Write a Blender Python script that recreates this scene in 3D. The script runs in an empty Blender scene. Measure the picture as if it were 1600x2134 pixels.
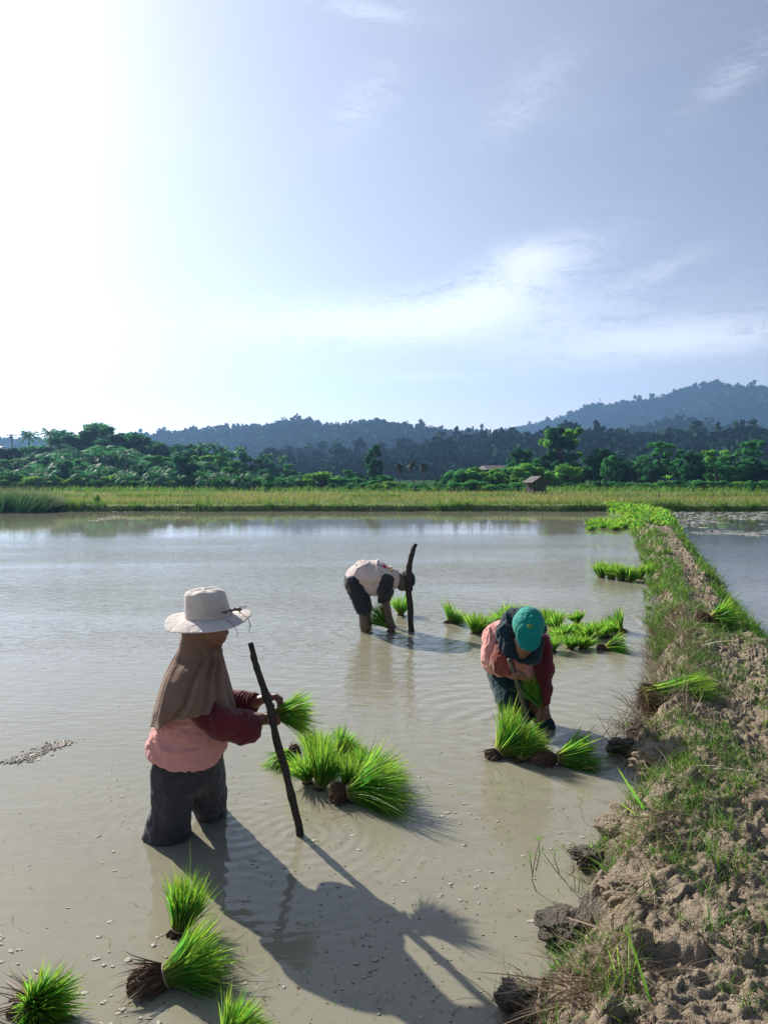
import bpy, math, random
import numpy as np
from mathutils import Vector, Matrix
R = math.radians
rng = np.random.default_rng(7)
random.seed(7)
sc = bpy.context.scene
COL = sc.collection

# ---------------------------------------------------------------- camera
F = 1552.0; PITCH = math.atan(77 / F); CAMZ = 1.8
cam_d = bpy.data.cameras.new('camera'); cam = bpy.data.objects.new('camera', cam_d); COL.objects.link(cam)
cam.location = (0, 0, CAMZ); cam.rotation_euler = (math.pi / 2 - PITCH, 0, 0)
cam_d.sensor_fit = 'VERTICAL'; cam_d.sensor_height = 36; cam_d.sensor_width = 27
cam_d.lens = 36 * F / 2134; cam_d.clip_start = .05; cam_d.clip_end = 12000
sc.camera = cam

# ---------------------------------------------------------------- light
SUN_AZ = R(-41); SUN_EL = R(31)         # azimuth measured from +Y, negative = left
sdir = Vector((math.sin(SUN_AZ) * math.cos(SUN_EL), math.cos(SUN_AZ) * math.cos(SUN_EL), math.sin(SUN_EL)))
sun_d = bpy.data.lights.new('sun', 'SUN'); sun_d.energy = 4.9; sun_d.angle = R(0.6); sun_d.color = (1, .93, .82)
sun = bpy.data.objects.new('sun', sun_d); COL.objects.link(sun)
sun.rotation_euler = (-sdir).to_track_quat('-Z', 'Y').to_euler(); sun.location = (-30, 30, 40)
sc.view_settings.view_transform = 'Standard'; sc.view_settings.look = 'None'
sc.view_settings.gamma = 1; sc.view_settings.use_curve_mapping = False
sc.view_settings.exposure = 0.90
sc.render.engine = 'CYCLES'
sc.cycles.max_bounces = 6; sc.cycles.transparent_max_bounces = 4; sc.cycles.volume_bounces = 0
sc.cycles.caustics_reflective = False; sc.cycles.caustics_refractive = False
sc.cycles.sample_clamp_indirect = 4

def N(nt, t, **kw):
    n = nt.nodes.new(t)
    for k, v in kw.items():
        if k in n.inputs: n.inputs[k].default_value = v
        else: setattr(n, k, v)
    return n
def mathn(nt, op, a, b=None, c=None, clamp=False):
    n = nt.nodes.new('ShaderNodeMath'); n.operation = op; n.use_clamp = clamp
    for i, v in enumerate((a, b, c)):
        if v is None: continue
        if isinstance(v, (int, float)): n.inputs[i].default_value = v
        else: nt.links.new(v, n.inputs[i])
    return n.outputs[0]
def mixc(nt, fac, a, b, mode='MIX'):
    n = nt.nodes.new('ShaderNodeMix'); n.data_type = 'RGBA'; n.blend_type = mode
    for i, v in ((0, fac), (6, a), (7, b)):
        if isinstance(v, (int, float)): n.inputs[i].default_value = v
        elif isinstance(v, (tuple, list)): n.inputs[i].default_value = (*v, 1)
        else: nt.links.new(v, n.inputs[i])
    return n.outputs[2]
def ramp(nt, fac, stops):
    n = nt.nodes.new('ShaderNodeValToRGB'); cr = n.color_ramp
    while len(cr.elements) < len(stops): cr.elements.new(.5)
    for e, (p, c) in zip(cr.elements, stops):
        e.position = p; e.color = (c, c, c, 1) if isinstance(c, (int, float)) else (*c, 1)
    nt.links.new(fac, n.inputs[0]); return n.outputs[0]
def noise(nt, vec, scale, detail=4, rough=.55, dist=0):
    n = nt.nodes.new('ShaderNodeTexNoise')
    n.inputs['Scale'].default_value = scale; n.inputs['Detail'].default_value = detail
    n.inputs['Roughness'].default_value = rough; n.inputs['Distortion'].default_value = dist
    if vec is not None: nt.links.new(vec, n.inputs['Vector'])
    return n.outputs[0]
def vmath(nt, op, a, b):
    n = nt.nodes.new('ShaderNodeVectorMath'); n.operation = op
    for i, v in enumerate((a, b)):
        if v is None: continue
        if isinstance(v, (tuple, list, Vector)): n.inputs[i].default_value = tuple(v)
        else: nt.links.new(v, n.inputs[i])
    return n.outputs['Value'] if op in ('DOT_PRODUCT', 'LENGTH', 'DISTANCE') else n.outputs[0]

# world: physical sky, thin high cloud all round, denser in a band to the north-east
w = bpy.data.worlds.new('World'); sc.world = w; w.use_nodes = True
nt = w.node_tree; nt.nodes.clear()
sky = N(nt, 'ShaderNodeTexSky'); sky.sky_type = 'NISHITA'; sky.sun_disc = False
sky.sun_elevation = SUN_EL; sky.sun_rotation = SUN_AZ
sky.altitude = 0; sky.air_density = 1.0; sky.dust_density = 1.0; sky.ozone_density = 2.2
tc = N(nt, 'ShaderNodeTexCoord'); gen = tc.outputs['Generated']
sep = N(nt, 'ShaderNodeSeparateXYZ'); nt.links.new(gen, sep.inputs[0])
zc = mathn(nt, 'MAXIMUM', sep.outputs[2], 0.03)
pu = mathn(nt, 'DIVIDE', sep.outputs[0], mathn(nt, 'ADD', zc, .12)); pv = mathn(nt, 'DIVIDE', sep.outputs[1], mathn(nt, 'ADD', zc, .12))
cmb = N(nt, 'ShaderNodeCombineXYZ'); nt.links.new(pu, cmb.inputs[0]); nt.links.new(pv, cmb.inputs[1])
mp = N(nt, 'ShaderNodeMapping'); mp.inputs['Rotation'].default_value = (0, 0, R(-18)); mp.inputs['Scale'].default_value = (.62, 1.15, 1)
mp.inputs['Location'].default_value = (3.1, 1.7, 0)
nt.links.new(cmb.outputs[0], mp.inputs[0])
c1 = noise(nt, mp.outputs[0], 1.5, 9, .62, .6)
c2 = noise(nt, mp.outputs[0], .55, 3, .5, .2)
wisps = mathn(nt, 'MULTIPLY', ramp(nt, c1, [(.48, 0.0), (.78, 1.0)]), ramp(nt, c2, [(.38, 0.0), (.62, 1.0)]))
# the long cloud bank seen to the north-east
def dirpx(u, v):
    d = Vector(((u - 800) / F, 0, 0)) + Vector((0, math.cos(PITCH), -math.sin(PITCH))) + Vector((0, math.sin(PITCH), math.cos(PITCH))) * ((1067 - v) / F)
    return d
az = mathn(nt, 'ARCTAN2', sep.outputs[0], sep.outputs[1])
el = mathn(nt, 'ARCSINE', sep.outputs[2])
def azel(u, v):
    d = dirpx(u, v).normalized(); return math.atan2(d.x, d.y), math.asin(d.z)
def blob(u, v, su, sv, tilt=0.0):
    a0, e0 = azel(u, v); su /= F; sv /= F
    da = mathn(nt, 'SUBTRACT', az, a0); de = mathn(nt, 'SUBTRACT', mathn(nt, 'SUBTRACT', el, e0), mathn(nt, 'MULTIPLY', da, tilt))
    q = mathn(nt, 'ADD', mathn(nt, 'POWER', mathn(nt, 'DIVIDE', da, su), 2), mathn(nt, 'POWER', mathn(nt, 'DIVIDE', de, sv), 2))
    return mathn(nt, 'POWER', 2.718, mathn(nt, 'MULTIPLY', q, -1))
bank = mathn(nt, 'ADD', mathn(nt, 'MULTIPLY', blob(820, 672, 420, 50, .03), 1.15), blob(1070, 582, 160, 55, .3))
bank = mathn(nt, 'ADD', bank, mathn(nt, 'MULTIPLY', blob(1400, 712, 300, 40, 0.03), 1.15))
bank = mathn(nt, 'ADD', bank, mathn(nt, 'MULTIPLY', blob(1090, 530, 60, 25, 0), .5))
bank = mathn(nt, 'ADD', bank, mathn(nt, 'MULTIPLY', blob(1380, 560, 90, 22, .3), .35))
bank = mathn(nt, 'ADD', bank, mathn(nt, 'MULTIPLY', blob(880, 785, 130, 10, 0), .55))
bank = mathn(nt, 'ADD', bank, mathn(nt, 'MULTIPLY', blob(760, 215, 70, 45, .5), .38))
bank = mathn(nt, 'ADD', bank, mathn(nt, 'MULTIPLY', blob(1090, 210, 90, 55, .6), .30))
bank = mathn(nt, 'ADD', bank, mathn(nt, 'MULTIPLY', blob(1540, 150, 90, 30, .45), .38))
bank = mathn(nt, 'ADD', bank, mathn(nt, 'MULTIPLY', blob(770, 25, 110, 20, -.1), .4))
mp2 = N(nt, 'ShaderNodeMapping'); mp2.inputs['Scale'].default_value = (1, 1, 3.4); mp2.inputs['Rotation'].default_value = (0, R(10), 0)
nt.links.new(gen, mp2.inputs[0])
c3 = noise(nt, mp2.outputs[0], 11, 12, .72, 1.2)
c4 = noise(nt, mp2.outputs[0], 46, 8, .72, 1.4)
tex = mathn(nt, 'ADD', mathn(nt, 'MULTIPLY', c3, .55), mathn(nt, 'MULTIPLY', c4, .45))
bank = mathn(nt, 'MULTIPLY', bank, ramp(nt, mathn(nt, 'ADD', tex, mathn(nt, 'MULTIPLY', bank, .10)), [(.45, 0.0), (.52, .6), (.60, 1.0)]))
cover = mathn(nt, 'ADD', mathn(nt, 'MULTIPLY', wisps, .10), mathn(nt, 'MULTIPLY', bank, .78), clamp=True)
# hazy veil that brightens towards the sun and the horizon, all round the sky
cosang = vmath(nt, 'DOT_PRODUCT', gen, sdir)
half = mathn(nt, 'MAXIMUM', cosang, 0)
glow = mathn(nt, 'ADD', mathn(nt, 'MULTIPLY', mathn(nt, 'POWER', half, 1.6), 2.75),
             mathn(nt, 'MULTIPLY', mathn(nt, 'POWER', half, 26), 3.0))
lowv = mathn(nt, 'POWER', 2.718, mathn(nt, 'MULTIPLY', mathn(nt, 'MAXIMUM', sep.outputs[2], 0), -7.5))
veil = mathn(nt, 'ADD', glow, mathn(nt, 'MULTIPLY', lowv, 6.6))
veilc = vmath(nt, 'SCALE', (1.0, .912, .94), None)
vs = veilc.node; nt.links.new(veil, vs.inputs['Scale'])
base = vmath(nt, 'ADD', vmath(nt, 'MULTIPLY', sky.outputs[0], (.48, .445, .445)), veilc)
cl = vmath(nt, 'ADD', vmath(nt, 'MULTIPLY', base, (.55, .55, .5)), (5.5, 5.5, 5.6))
fin = mixc(nt, cover, base, cl)
bg = N(nt, 'ShaderNodeBackground'); bg.inputs['Strength'].default_value = .082
nt.links.new(fin, bg.inputs[0]); out = N(nt, 'ShaderNodeOutputWorld'); nt.links.new(bg.outputs[0], out.inputs[0])

# ---------------------------------------------------------------- geometry helpers
def px(u, v, d):
    """world point where the line of sight of photo pixel (u, v) meets the vertical plane y = d"""
    r = dirpx(u, v); s = d / r.y
    return Vector((r.x * s, d, CAMZ + r.z * s))
def gp(u, v, z=0.0):
    """world point where that line meets the level z"""
    r = dirpx(u, v); s = (z - CAMZ) / r.z
    return Vector((r.x * s, r.y * s, z))

def mesh(name, V, Fc, smooth=True, attr=None):
    V = np.asarray(V, dtype=np.float32); me = bpy.data.meshes.new(name)
    groups = Fc if isinstance(Fc, list) else [Fc]
    groups = [np.asarray(g, dtype=np.int32) for g in groups if len(g)]
    me.vertices.add(len(V)); me.vertices.foreach_set('co', V.ravel())
    loops = np.concatenate([g.ravel() for g in groups]); starts = []; s = 0
    for g in groups:
        starts.append(s + np.arange(len(g)) * g.shape[1]); s += g.size
    starts = np.concatenate(starts)
    me.loops.add(len(loops)); me.loops.foreach_set('vertex_index', loops)
    me.polygons.add(len(starts)); me.polygons.foreach_set('loop_start', starts.astype(np.int32))
    me.update(calc_edges=True)
    me.polygons.foreach_set('use_smooth', np.full(len(starts), smooth, dtype=bool))
    if attr is not None:
        a = me.attributes.new('tint', 'FLOAT_COLOR', 'POINT')
        c = np.ones((len(V), 4), dtype=np.float32); c[:, :attr.shape[1]] = attr
        a.data.foreach_set('color', c.ravel())
    me.validate()
    return me
def link(name, me, mat=None, parent=None, loc=None, kind=None):
    o = bpy.data.objects.new(name, me); COL.objects.link(o)
    if mat is not None and me is not None and len(me.materials) == 0: me.materials.append(mat)
    if parent: o.parent = parent
    if loc is not None: o.location = loc
    if kind: o['kind'] = kind
    return o
def tag(o, label=None, cat=None, group=None, kind=None):
    if label: o['label'] = label
    if cat: o['category'] = cat
    if group: o['group'] = group
    if kind: o['kind'] = kind
    return o
def empty(name, loc, label, cat, group=None, rot=(0, 0, 0), scale=1):
    o = bpy.data.objects.new(name, None); COL.objects.link(o); o.location = loc; o.rotation_euler = rot
    o.scale = (scale,) * 3; o.empty_display_size = .1
    return tag(o, label, cat, group)
def copy_tree(o, loc=None, rot=None, scale=None, label=None, group=None):
    c = o.copy(); COL.objects.link(c)
    for ch in o.children:
        d = ch.copy(); COL.objects.link(d); d.parent = c
        for g in ch.children:
            e = g.copy(); COL.objects.link(e); e.parent = d
    if loc is not None: c.location = loc
    if rot is not None: c.rotation_euler = rot
    if scale is not None: c.scale = scale if isinstance(scale, (tuple, list)) else (scale,) * 3
    if label: c['label'] = label
    if group: c['group'] = group
    return c
def cat_mesh(parts):
    Vs, Fs, As, n = [], {}, [], 0
    for p in parts:
        V, Fc = p[0], p[1]
        for g in (Fc if isinstance(Fc, list) else [Fc]):
            g = np.asarray(g); 
            if len(g): Fs.setdefault(g.shape[1], []).append(g + n)
        Vs.append(V); n += len(V)
        if len(p) > 2: As.append(p[2])
    return np.concatenate(Vs), [np.concatenate(x) for x in Fs.values()], (np.concatenate(As) if As else None)

# numpy noise
def _h(i, j, k, s=0):
    n = (i.astype(np.int64) * 73856093) ^ (j.astype(np.int64) * 19349663) ^ (k.astype(np.int64) * 83492791) ^ (s * 2654435761)
    n = (n ^ (n >> 13)) * 1274126177 & 0xffffffff; n = (n ^ (n >> 16)) * 2246822519 & 0xffffffff; n ^= n >> 15
    return (n & 0xffffff).astype(np.float64) / 0xffffff
def vnoise(x, y, z=None, s=0):
    x = np.asarray(x, dtype=np.float64); y = np.asarray(y, dtype=np.float64)
    z = np.zeros_like(x) if z is None else np.asarray(z, dtype=np.float64)
    xi, yi, zi = np.floor(x), np.floor(y), np.floor(z); fx, fy, fz = x - xi, y - yi, z - zi
    fx, fy, fz = (t * t * t * (t * (t * 6 - 15) + 10) for t in (fx, fy, fz)); r = 0
    for a in (0, 1):
        for b in (0, 1):
            for c in (0, 1):
                r = r + _h(xi + a, yi + b, zi + c, s) * (fx if a else 1 - fx) * (fy if b else 1 - fy) * (fz if c else 1 - fz)
    return r * 2 - 1
def fbm(x, y, z=None, o=4, s=0, g=.5):
    r = 0; a = 1; t = 0
    for i in range(o):
        f = 2.03 ** i; r = r + a * vnoise(x * f + 3.1 * i, y * f + 1.7 * i, None if z is None else z * f, s + i); t += a; a *= g
    return r / t
def worley(x, y, s=0):
    xi, yi = np.floor(x), np.floor(y); f1 = np.full(x.shape, 9.); f2 = np.full(x.shape, 9.); z = np.zeros_like(x)
    idv = np.zeros_like(x)
    for a in (-1, 0, 1):
        for b in (-1, 0, 1):
            cx, cy = xi + a, yi + b
            dx = cx + _h(cx, cy, z, s) - x; dy = cy + _h(cx, cy, z, s + 9) - y
            d = np.sqrt(dx * dx + dy * dy); m = d < f1
            f2 = np.where(m, f1, np.minimum(f2, d)); idv = np.where(m, _h(cx, cy, z, s + 5), idv); f1 = np.where(m, d, f1)
    return f1, f2, idv
def sstep(a, b, x):
    t = np.clip((x - a) / (b - a), 0, 1); return t * t * (3 - 2 * t)
def norm(a): return a / np.maximum(np.linalg.norm(a, axis=-1, keepdims=True), 1e-9)

def blades(P, D, L, W, B, segs=3, seed=1, side=None, tint=None, taper=.75):
    """curved tapering ribbons: P base, D direction, L length, W width, B bend vector (in lengths)"""
    n = len(P); g = np.random.default_rng(seed); D = norm(D)
    sd = norm(np.cross(D, g.normal(size=(n, 3)))) if side is None else norm(side)
    t = np.linspace(0, 1, segs + 1)[None, :, None]
    C = P[:, None] + D[:, None] * L[:, None, None] * t + B[:, None] * L[:, None, None] * t ** 2
    wd = W[:, None, None] * (1 - t) ** taper * .5
    wd = np.where(t == 0, W[:, None, None] * .3, wd)
    V = np.stack([C - sd[:, None] * wd, C + sd[:, None] * wd], axis=2)      # n, segs+1, 2, 3
    V[:, -1, 1] = V[:, -1, 0]
    k = segs + 1; i = np.arange(n)[:, None] * k * 2 + np.arange(segs)[None] * 2
    Fq = np.stack([i, i + 1, i + 3, i + 2], -1)[:, :-1].reshape(-1, 4)
    j = np.arange(n) * k * 2 + (segs - 1) * 2
    Ft = np.stack([j, j + 1, j + 2], -1)
    r = g.random(n) if tint is None else tint; r2 = g.random(n)
    T = np.stack([np.broadcast_to(r[:, None, None], (n, k, 2)), np.broadcast_to(t, (n, k, 1)).repeat(2, 2) if False else np.broadcast_to(t[..., 0][..., None], (n, k, 2)),
                  np.broadcast_to(r2[:, None, None], (n, k, 2))], -1).reshape(-1, 3)
    return V.reshape(-1, 3), [Fq, Ft] if len(Fq) else [Ft], T

def tube(pts, rad, sides=8, cap=True, seed=None, rough=0):
    pts = np.array([tuple(p) for p in pts], dtype=float); n = len(pts); rad = np.broadcast_to(np.asarray(rad, dtype=float), (n,))
    tan = norm(np.gradient(pts, axis=0)); up = np.array([0, 0, 1.]) if abs(tan[0][2]) < .9 else np.array([1., 0, 0])
    a = norm(np.cross(tan, up)); b = np.cross(tan, a)
    th = np.linspace(0, 2 * np.pi, sides, endpoint=False)
    rr = rad[:, None] * np.ones((1, sides))
    if rough: rr = rr * (1 + rough * vnoise(np.arange(n)[:, None] * .7 + np.zeros((1, sides)), np.cos(th)[None] * 1.3 + np.zeros((n, 1)), np.sin(th)[None] * 1.3 + np.zeros((n, 1)), seed or 1))
    V = pts[:, None] + rr[..., None] * (np.cos(th)[None, :, None] * a[:, None] + np.sin(th)[None, :, None] * b[:, None])
    V = V.reshape(-1, 3); i = np.arange(n - 1)[:, None] * sides + np.arange(sides)[None]; j = np.arange(n - 1)[:, None] * sides + (np.arange(sides)[None] + 1) % sides
    Fq = np.stack([i, j, j + sides, i + sides], -1).reshape(-1, 4); Fl = [Fq]
    if cap:
        V = np.concatenate([V, pts[[0, -1]]]); c0 = n * sides; s = np.arange(sides); s2 = (s + 1) % sides
        Fl.append(np.concatenate([np.stack([np.full(sides, c0), s2, s], -1), np.stack([np.full(sides, c0 + 1), s + (n - 1) * sides, s2 + (n - 1) * sides], -1)]))
    return V, Fl
def box(c, s, rot=None):
    c = np.array(tuple(c)); s = np.array(tuple(s)) / 2
    V = np.array([[x, y, z] for x in (-1, 1) for y in (-1, 1) for z in (-1, 1)], dtype=float) * s
    if rot is not None: V = V @ np.array(rot.to_3x3()).T
    return V + c, np.array([[0, 1, 3, 2], [4, 6, 7, 5], [0, 4, 5, 1], [2, 3, 7, 6], [0, 2, 6, 4], [1, 5, 7, 3]])
def icosphere(sub):
    t = (1 + 5 ** .5) / 2
    V = [(-1, t, 0), (1, t, 0), (-1, -t, 0), (1, -t, 0), (0, -1, t), (0, 1, t), (0, -1, -t), (0, 1, -t), (t, 0, -1), (t, 0, 1), (-t, 0, -1), (-t, 0, 1)]
    Fc = [(0, 11, 5), (0, 5, 1), (0, 1, 7), (0, 7, 10), (0, 10, 11), (1, 5, 9), (5, 11, 4), (11, 10, 2), (10, 7, 6), (7, 1, 8), (3, 9, 4), (3, 4, 2), (3, 2, 6), (3, 6, 8), (3, 8, 9), (4, 9, 5), (2, 4, 11), (6, 2, 10), (8, 6, 7), (9, 8, 1)]
    V = [np.array(v) / np.linalg.norm(v) for v in V]
    for _ in range(sub):
        mid = {}; nf = []
        def m(a, b):
            k = (min(a, b), max(a, b))
            if k not in mid: mid[k] = len(V); q = V[a] + V[b]; V.append(q / np.linalg.norm(q))
            return mid[k]
        for a, b, c in Fc:
            x, y, z = m(a, b), m(b, c), m(c, a); nf += [(a, x, z), (b, y, x), (c, z, y), (x, y, z)]
        Fc = nf
    return np.array(V), np.array(Fc)
ICO = {k: icosphere(k) for k in (0, 1, 2, 4, 5)}

# ---------------------------------------------------------------- materials
def newmat(name):
    m = bpy.data.materials.new(name); m.use_nodes = True; nt = m.node_tree; b = nt.nodes['Principled BSDF']
    return m, nt, b
def bump(nt, h, strength, dist, bsdf):
    b = nt.nodes.new('ShaderNodeBump'); b.inputs['Strength'].default_value = strength; b.inputs['Distance'].default_value = dist
    nt.links.new(h, b.inputs['Height']); nt.links.new(b.outputs[0], bsdf.inputs['Normal']); return b
def leaf_mat(name, stops, dark=.6, trans=.45, rough=.45, tcol=1.6, spec=.22, hv=.05):
    """colour along the blade from attribute g, value by blade from r"""
    m, nt, b = newmat(name)
    at = N(nt, 'ShaderNodeAttribute'); at.attribute_name = 'tint'; s = N(nt, 'ShaderNodeSeparateColor'); nt.links.new(at.outputs['Color'], s.inputs[0])
    c = ramp(nt, s.outputs[1], stops); br = mathn(nt, 'ADD', mathn(nt, 'MULTIPLY', s.outputs[0], 1 - dark), dark)
    c = mixc(nt, 1.0, c, c); hsv = N(nt, 'ShaderNodeHueSaturation'); nt.links.new(c, hsv.inputs['Color'])
    nt.links.new(br, hsv.inputs['Value']); nt.links.new(mathn(nt, 'ADD', mathn(nt, 'MULTIPLY', s.outputs[2], hv), .5 - hv / 2), hsv.inputs['Hue'])
    nt.links.new(hsv.outputs[0], b.inputs['Base Color']); b.inputs['Roughness'].default_value = rough; b.inputs['Specular IOR Level'].default_value = spec
    tr = N(nt, 'ShaderNodeBsdfTranslucent'); h2 = N(nt, 'ShaderNodeHueSaturation'); h2.inputs['Value'].default_value = tcol; h2.inputs['Hue'].default_value = .485
    nt.links.new(hsv.outputs[0], h2.inputs['Color']); nt.links.new(h2.outputs[0], tr.inputs[0])
    mx = N(nt, 'ShaderNodeMixShader'); mx.inputs[0].default_value = trans
    nt.links.new(b.outputs[0], mx.inputs[1]); nt.links.new(tr.outputs[0], mx.inputs[2])
    nt.links.new(mx.outputs[0], nt.nodes['Material Output'].inputs[0]); return m
def simple(name, col, col2=None, scale=20, rough=.8, bstr=.3, bdist=.01, spec=.3, detail=5, obj=True):
    m, nt, b = newmat(name); tcn = N(nt, 'ShaderNodeTexCoord'); v = tcn.outputs['Object']
    n = noise(nt, v, scale, detail, .6)
    c = mixc(nt, ramp(nt, n, [(.35, 0.0), (.65, 1.0)]), col, col2 or tuple(x * .7 for x in col))
    nt.links.new(c, b.inputs['Base Color']); b.inputs['Roughness'].default_value = rough; b.inputs['Specular IOR Level'].default_value = spec
    if bstr: bump(nt, noise(nt, v, scale * 3, 6, .65), bstr, bdist, b)
    return m
def cloth(name, col, col2=None, weave=900, rough=.9, sheen=.2, blot=6, fold=1.0, trans=0):
    m, nt, b = newmat(name); tcn = N(nt, 'ShaderNodeTexCoord'); v = tcn.outputs['Object']
    n = noise(nt, v, blot, 5, .6); c = mixc(nt, ramp(nt, n, [(.4, 0.0), (.66, 1.0)]), col, col2 or tuple(x * .75 for x in col))
    nt.links.new(c, b.inputs['Base Color']); b.inputs['Roughness'].default_value = rough
    b.inputs['Specular IOR Level'].default_value = .15; b.inputs['Sheen Weight'].default_value = sheen
    h = mathn(nt, 'ADD', mathn(nt, 'MULTIPLY', noise(nt, v, 14, 3, .5, 1.5), fold), mathn(nt, 'MULTIPLY', noise(nt, v, weave, 1), .02))
    bump(nt, h, .55, .02, b)
    if trans:
        tr = N(nt, 'ShaderNodeBsdfTranslucent'); nt.links.new(c, tr.inputs[0]); mx = N(nt, 'ShaderNodeMixShader'); mx.inputs[0].default_value = trans
        nt.links.new(b.outputs[0], mx.inputs[1]); nt.links.new(tr.outputs[0], mx.inputs[2]); nt.links.new(mx.outputs[0], nt.nodes['Material Output'].inputs[0])
    return m

# ================================================================ SETTING
M_seed = leaf_mat('seedling_green', [(0, (.38, .40, .13)), (.2, (.24, .43, .06)), (.55, (.11, .36, .04)), (1, (.24, .42, .04))], dark=.35, trans=.55, tcol=2.0, hv=.085)
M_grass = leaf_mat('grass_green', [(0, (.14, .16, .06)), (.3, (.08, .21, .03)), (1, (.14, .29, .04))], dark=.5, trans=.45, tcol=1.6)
M_straw = leaf_mat('straw', [(0, (.22, .16, .10)), (1, (.36, .28, .18))], dark=.45, trans=.15, tcol=1.2)
M_ricefield = leaf_mat('ripe_rice', [(0, (.13, .22, .05)), (.45, (.24, .31, .07)), (1, (.42, .39, .14))], dark=.55, trans=.35, tcol=1.5)
M_leaf1 = leaf_mat('foliage_dark', [(0, (.030, .13, .064)), (1, (.055, .22, .090))], dark=.4, trans=.38, tcol=1.9, rough=.6, spec=.05)
M_leaf2 = leaf_mat('foliage_mid', [(0, (.050, .22, .080)), (1, (.095, .38, .10))], dark=.4, trans=.42, tcol=2.0, rough=.6, spec=.05)
M_leaf3 = leaf_mat('foliage_bright', [(0, (.10, .32, .06)), (1, (.22, .52, .07))], dark=.4, trans=.42, tcol=1.9, rough=.6, spec=.05)
M_palm = leaf_mat('palm_frond', [(0, (.040, .17, .075)), (1, (.08, .30, .11))], dark=.4, trans=.38, tcol=1.8, rough=.6, spec=.12)
M_palmdry = leaf_mat('palm_frond_dry', [(0, (.05, .07, .045)), (1, (.08, .10, .06))], dark=.5, trans=.15, tcol=1.4, rough=.6, spec=.1)
M_bark = simple('bark', (.12, .10, .08), (.07, .058, .045), 12, .9, .6, .02)
M_hillf = leaf_mat('hill_forest_leaf', [(0, (.020, .056, .038)), (1, (.042, .10, .062))], dark=.6, trans=.0, tcol=1.3, rough=.9, spec=.0)

# --- water: muddy, opaque, with ripples
def water_mat(name, mud, mud2, rings, amp=1.0):
    m, nt, b = newmat(name); g = N(nt, 'ShaderNodeNewGeometry'); P = g.outputs['Position']
    sp = N(nt, 'ShaderNodeSeparateXYZ'); nt.links.new(P, sp.inputs[0])
    n = noise(nt, P, .7, 5, .6, .6); n2 = noise(nt, P, 9, 6, .65)
    c = mixc(nt, ramp(nt, n, [(.35, 0.0), (.65, 1.0)]), mud, mud2)
    c = mixc(nt, mathn(nt, 'MULTIPLY', ramp(nt, n2, [(.5, 0.0), (.75, 1.0)]), .22), c, (mud[0] * .6, mud[1] * .6, mud[2] * .6))
    nt.links.new(c, b.inputs['Base Color']); b.inputs['Roughness'].default_value = .012; b.inputs['IOR'].default_value = 1.33
    b.inputs['Specular IOR Level'].default_value = .5
    def mapped(sx, sy, rz):
        mpn = N(nt, 'ShaderNodeMapping'); mpn.inputs['Scale'].default_value = (sx, sy, 1); mpn.inputs['Rotation'].default_value = (0, 0, rz)
        nt.links.new(P, mpn.inputs[0]); return mpn.outputs[0]
    # wind wavelets grow away from the near, sheltered corner
    y = sp.outputs[1]; x = sp.outputs[0]
    grow = mathn(nt, 'MULTIPLY', ramp(nt, mathn(nt, 'DIVIDE', mathn(nt, 'ADD', y, mathn(nt, 'MULTIPLY', x, -.08)), 30), [(.06, .03), (.20, .45), (.34, 1.0), (.60, .8), (.76, .07), (.95, .02)]), 1)
    patch = ramp(nt, noise(nt, mapped(.12, .5, .1), 1.0, 3, .5), [(.3, .35), (.6, 1.0)])
    wv = mathn(nt, 'MULTIPLY', noise(nt, mapped(5.5, 13, .12), 1, 3, .55, .4), mathn(nt, 'MULTIPLY', grow, patch))
    sw = mathn(nt, 'MULTIPLY', noise(nt, mapped(1.2, 4.2, -.2), 1, 2, .5, .6), .55)
    h = mathn(nt, 'ADD', mathn(nt, 'MULTIPLY', wv, .95), mathn(nt, 'MULTIPLY', sw, ramp(nt, mathn(nt, 'DIVIDE', y, 40), [(.05, .14), (.12, .18), (.40, .14), (.55, .0)])))
    for (cx, cy, k, a, fall) in rings:
        d = vmath(nt, 'DISTANCE', P, (cx, cy, 0))
        wob = mathn(nt, 'MULTIPLY', noise(nt, P, 3.5, 2), 5.0)
        s = mathn(nt, 'SINE', mathn(nt, 'ADD', mathn(nt, 'MULTIPLY', d, k), wob))
        f = mathn(nt, 'POWER', 2.718, mathn(nt, 'DIVIDE', d, -fall))
        h = mathn(nt, 'ADD', h, mathn(nt, 'MULTIPLY', mathn(nt, 'MULTIPLY', s, f), a))
    bump(nt, h, 1.0, .020 * amp, b)
    return m
W1 = gp(385, 1742); W2 = gp(762, 1315); W3 = gp(1090, 1515); PB = gp(625, 1740); P2B = gp(857, 1316)
M_water = water_mat('muddy_water', (.252, .238, .172), (.228, .220, .162),
                    [(PB.x, PB.y, 85, .075, .3), (W1.x + .25, W1.y + .05, 70, .05, .45), (W2.x + .3, W2.y, 26, .26, 1.2), (W3.x, W3.y, 36, .13, .8)])
M_water2 = water_mat('still_water', (.13, .12, .10), (.11, .105, .09), [], .25)

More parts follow.
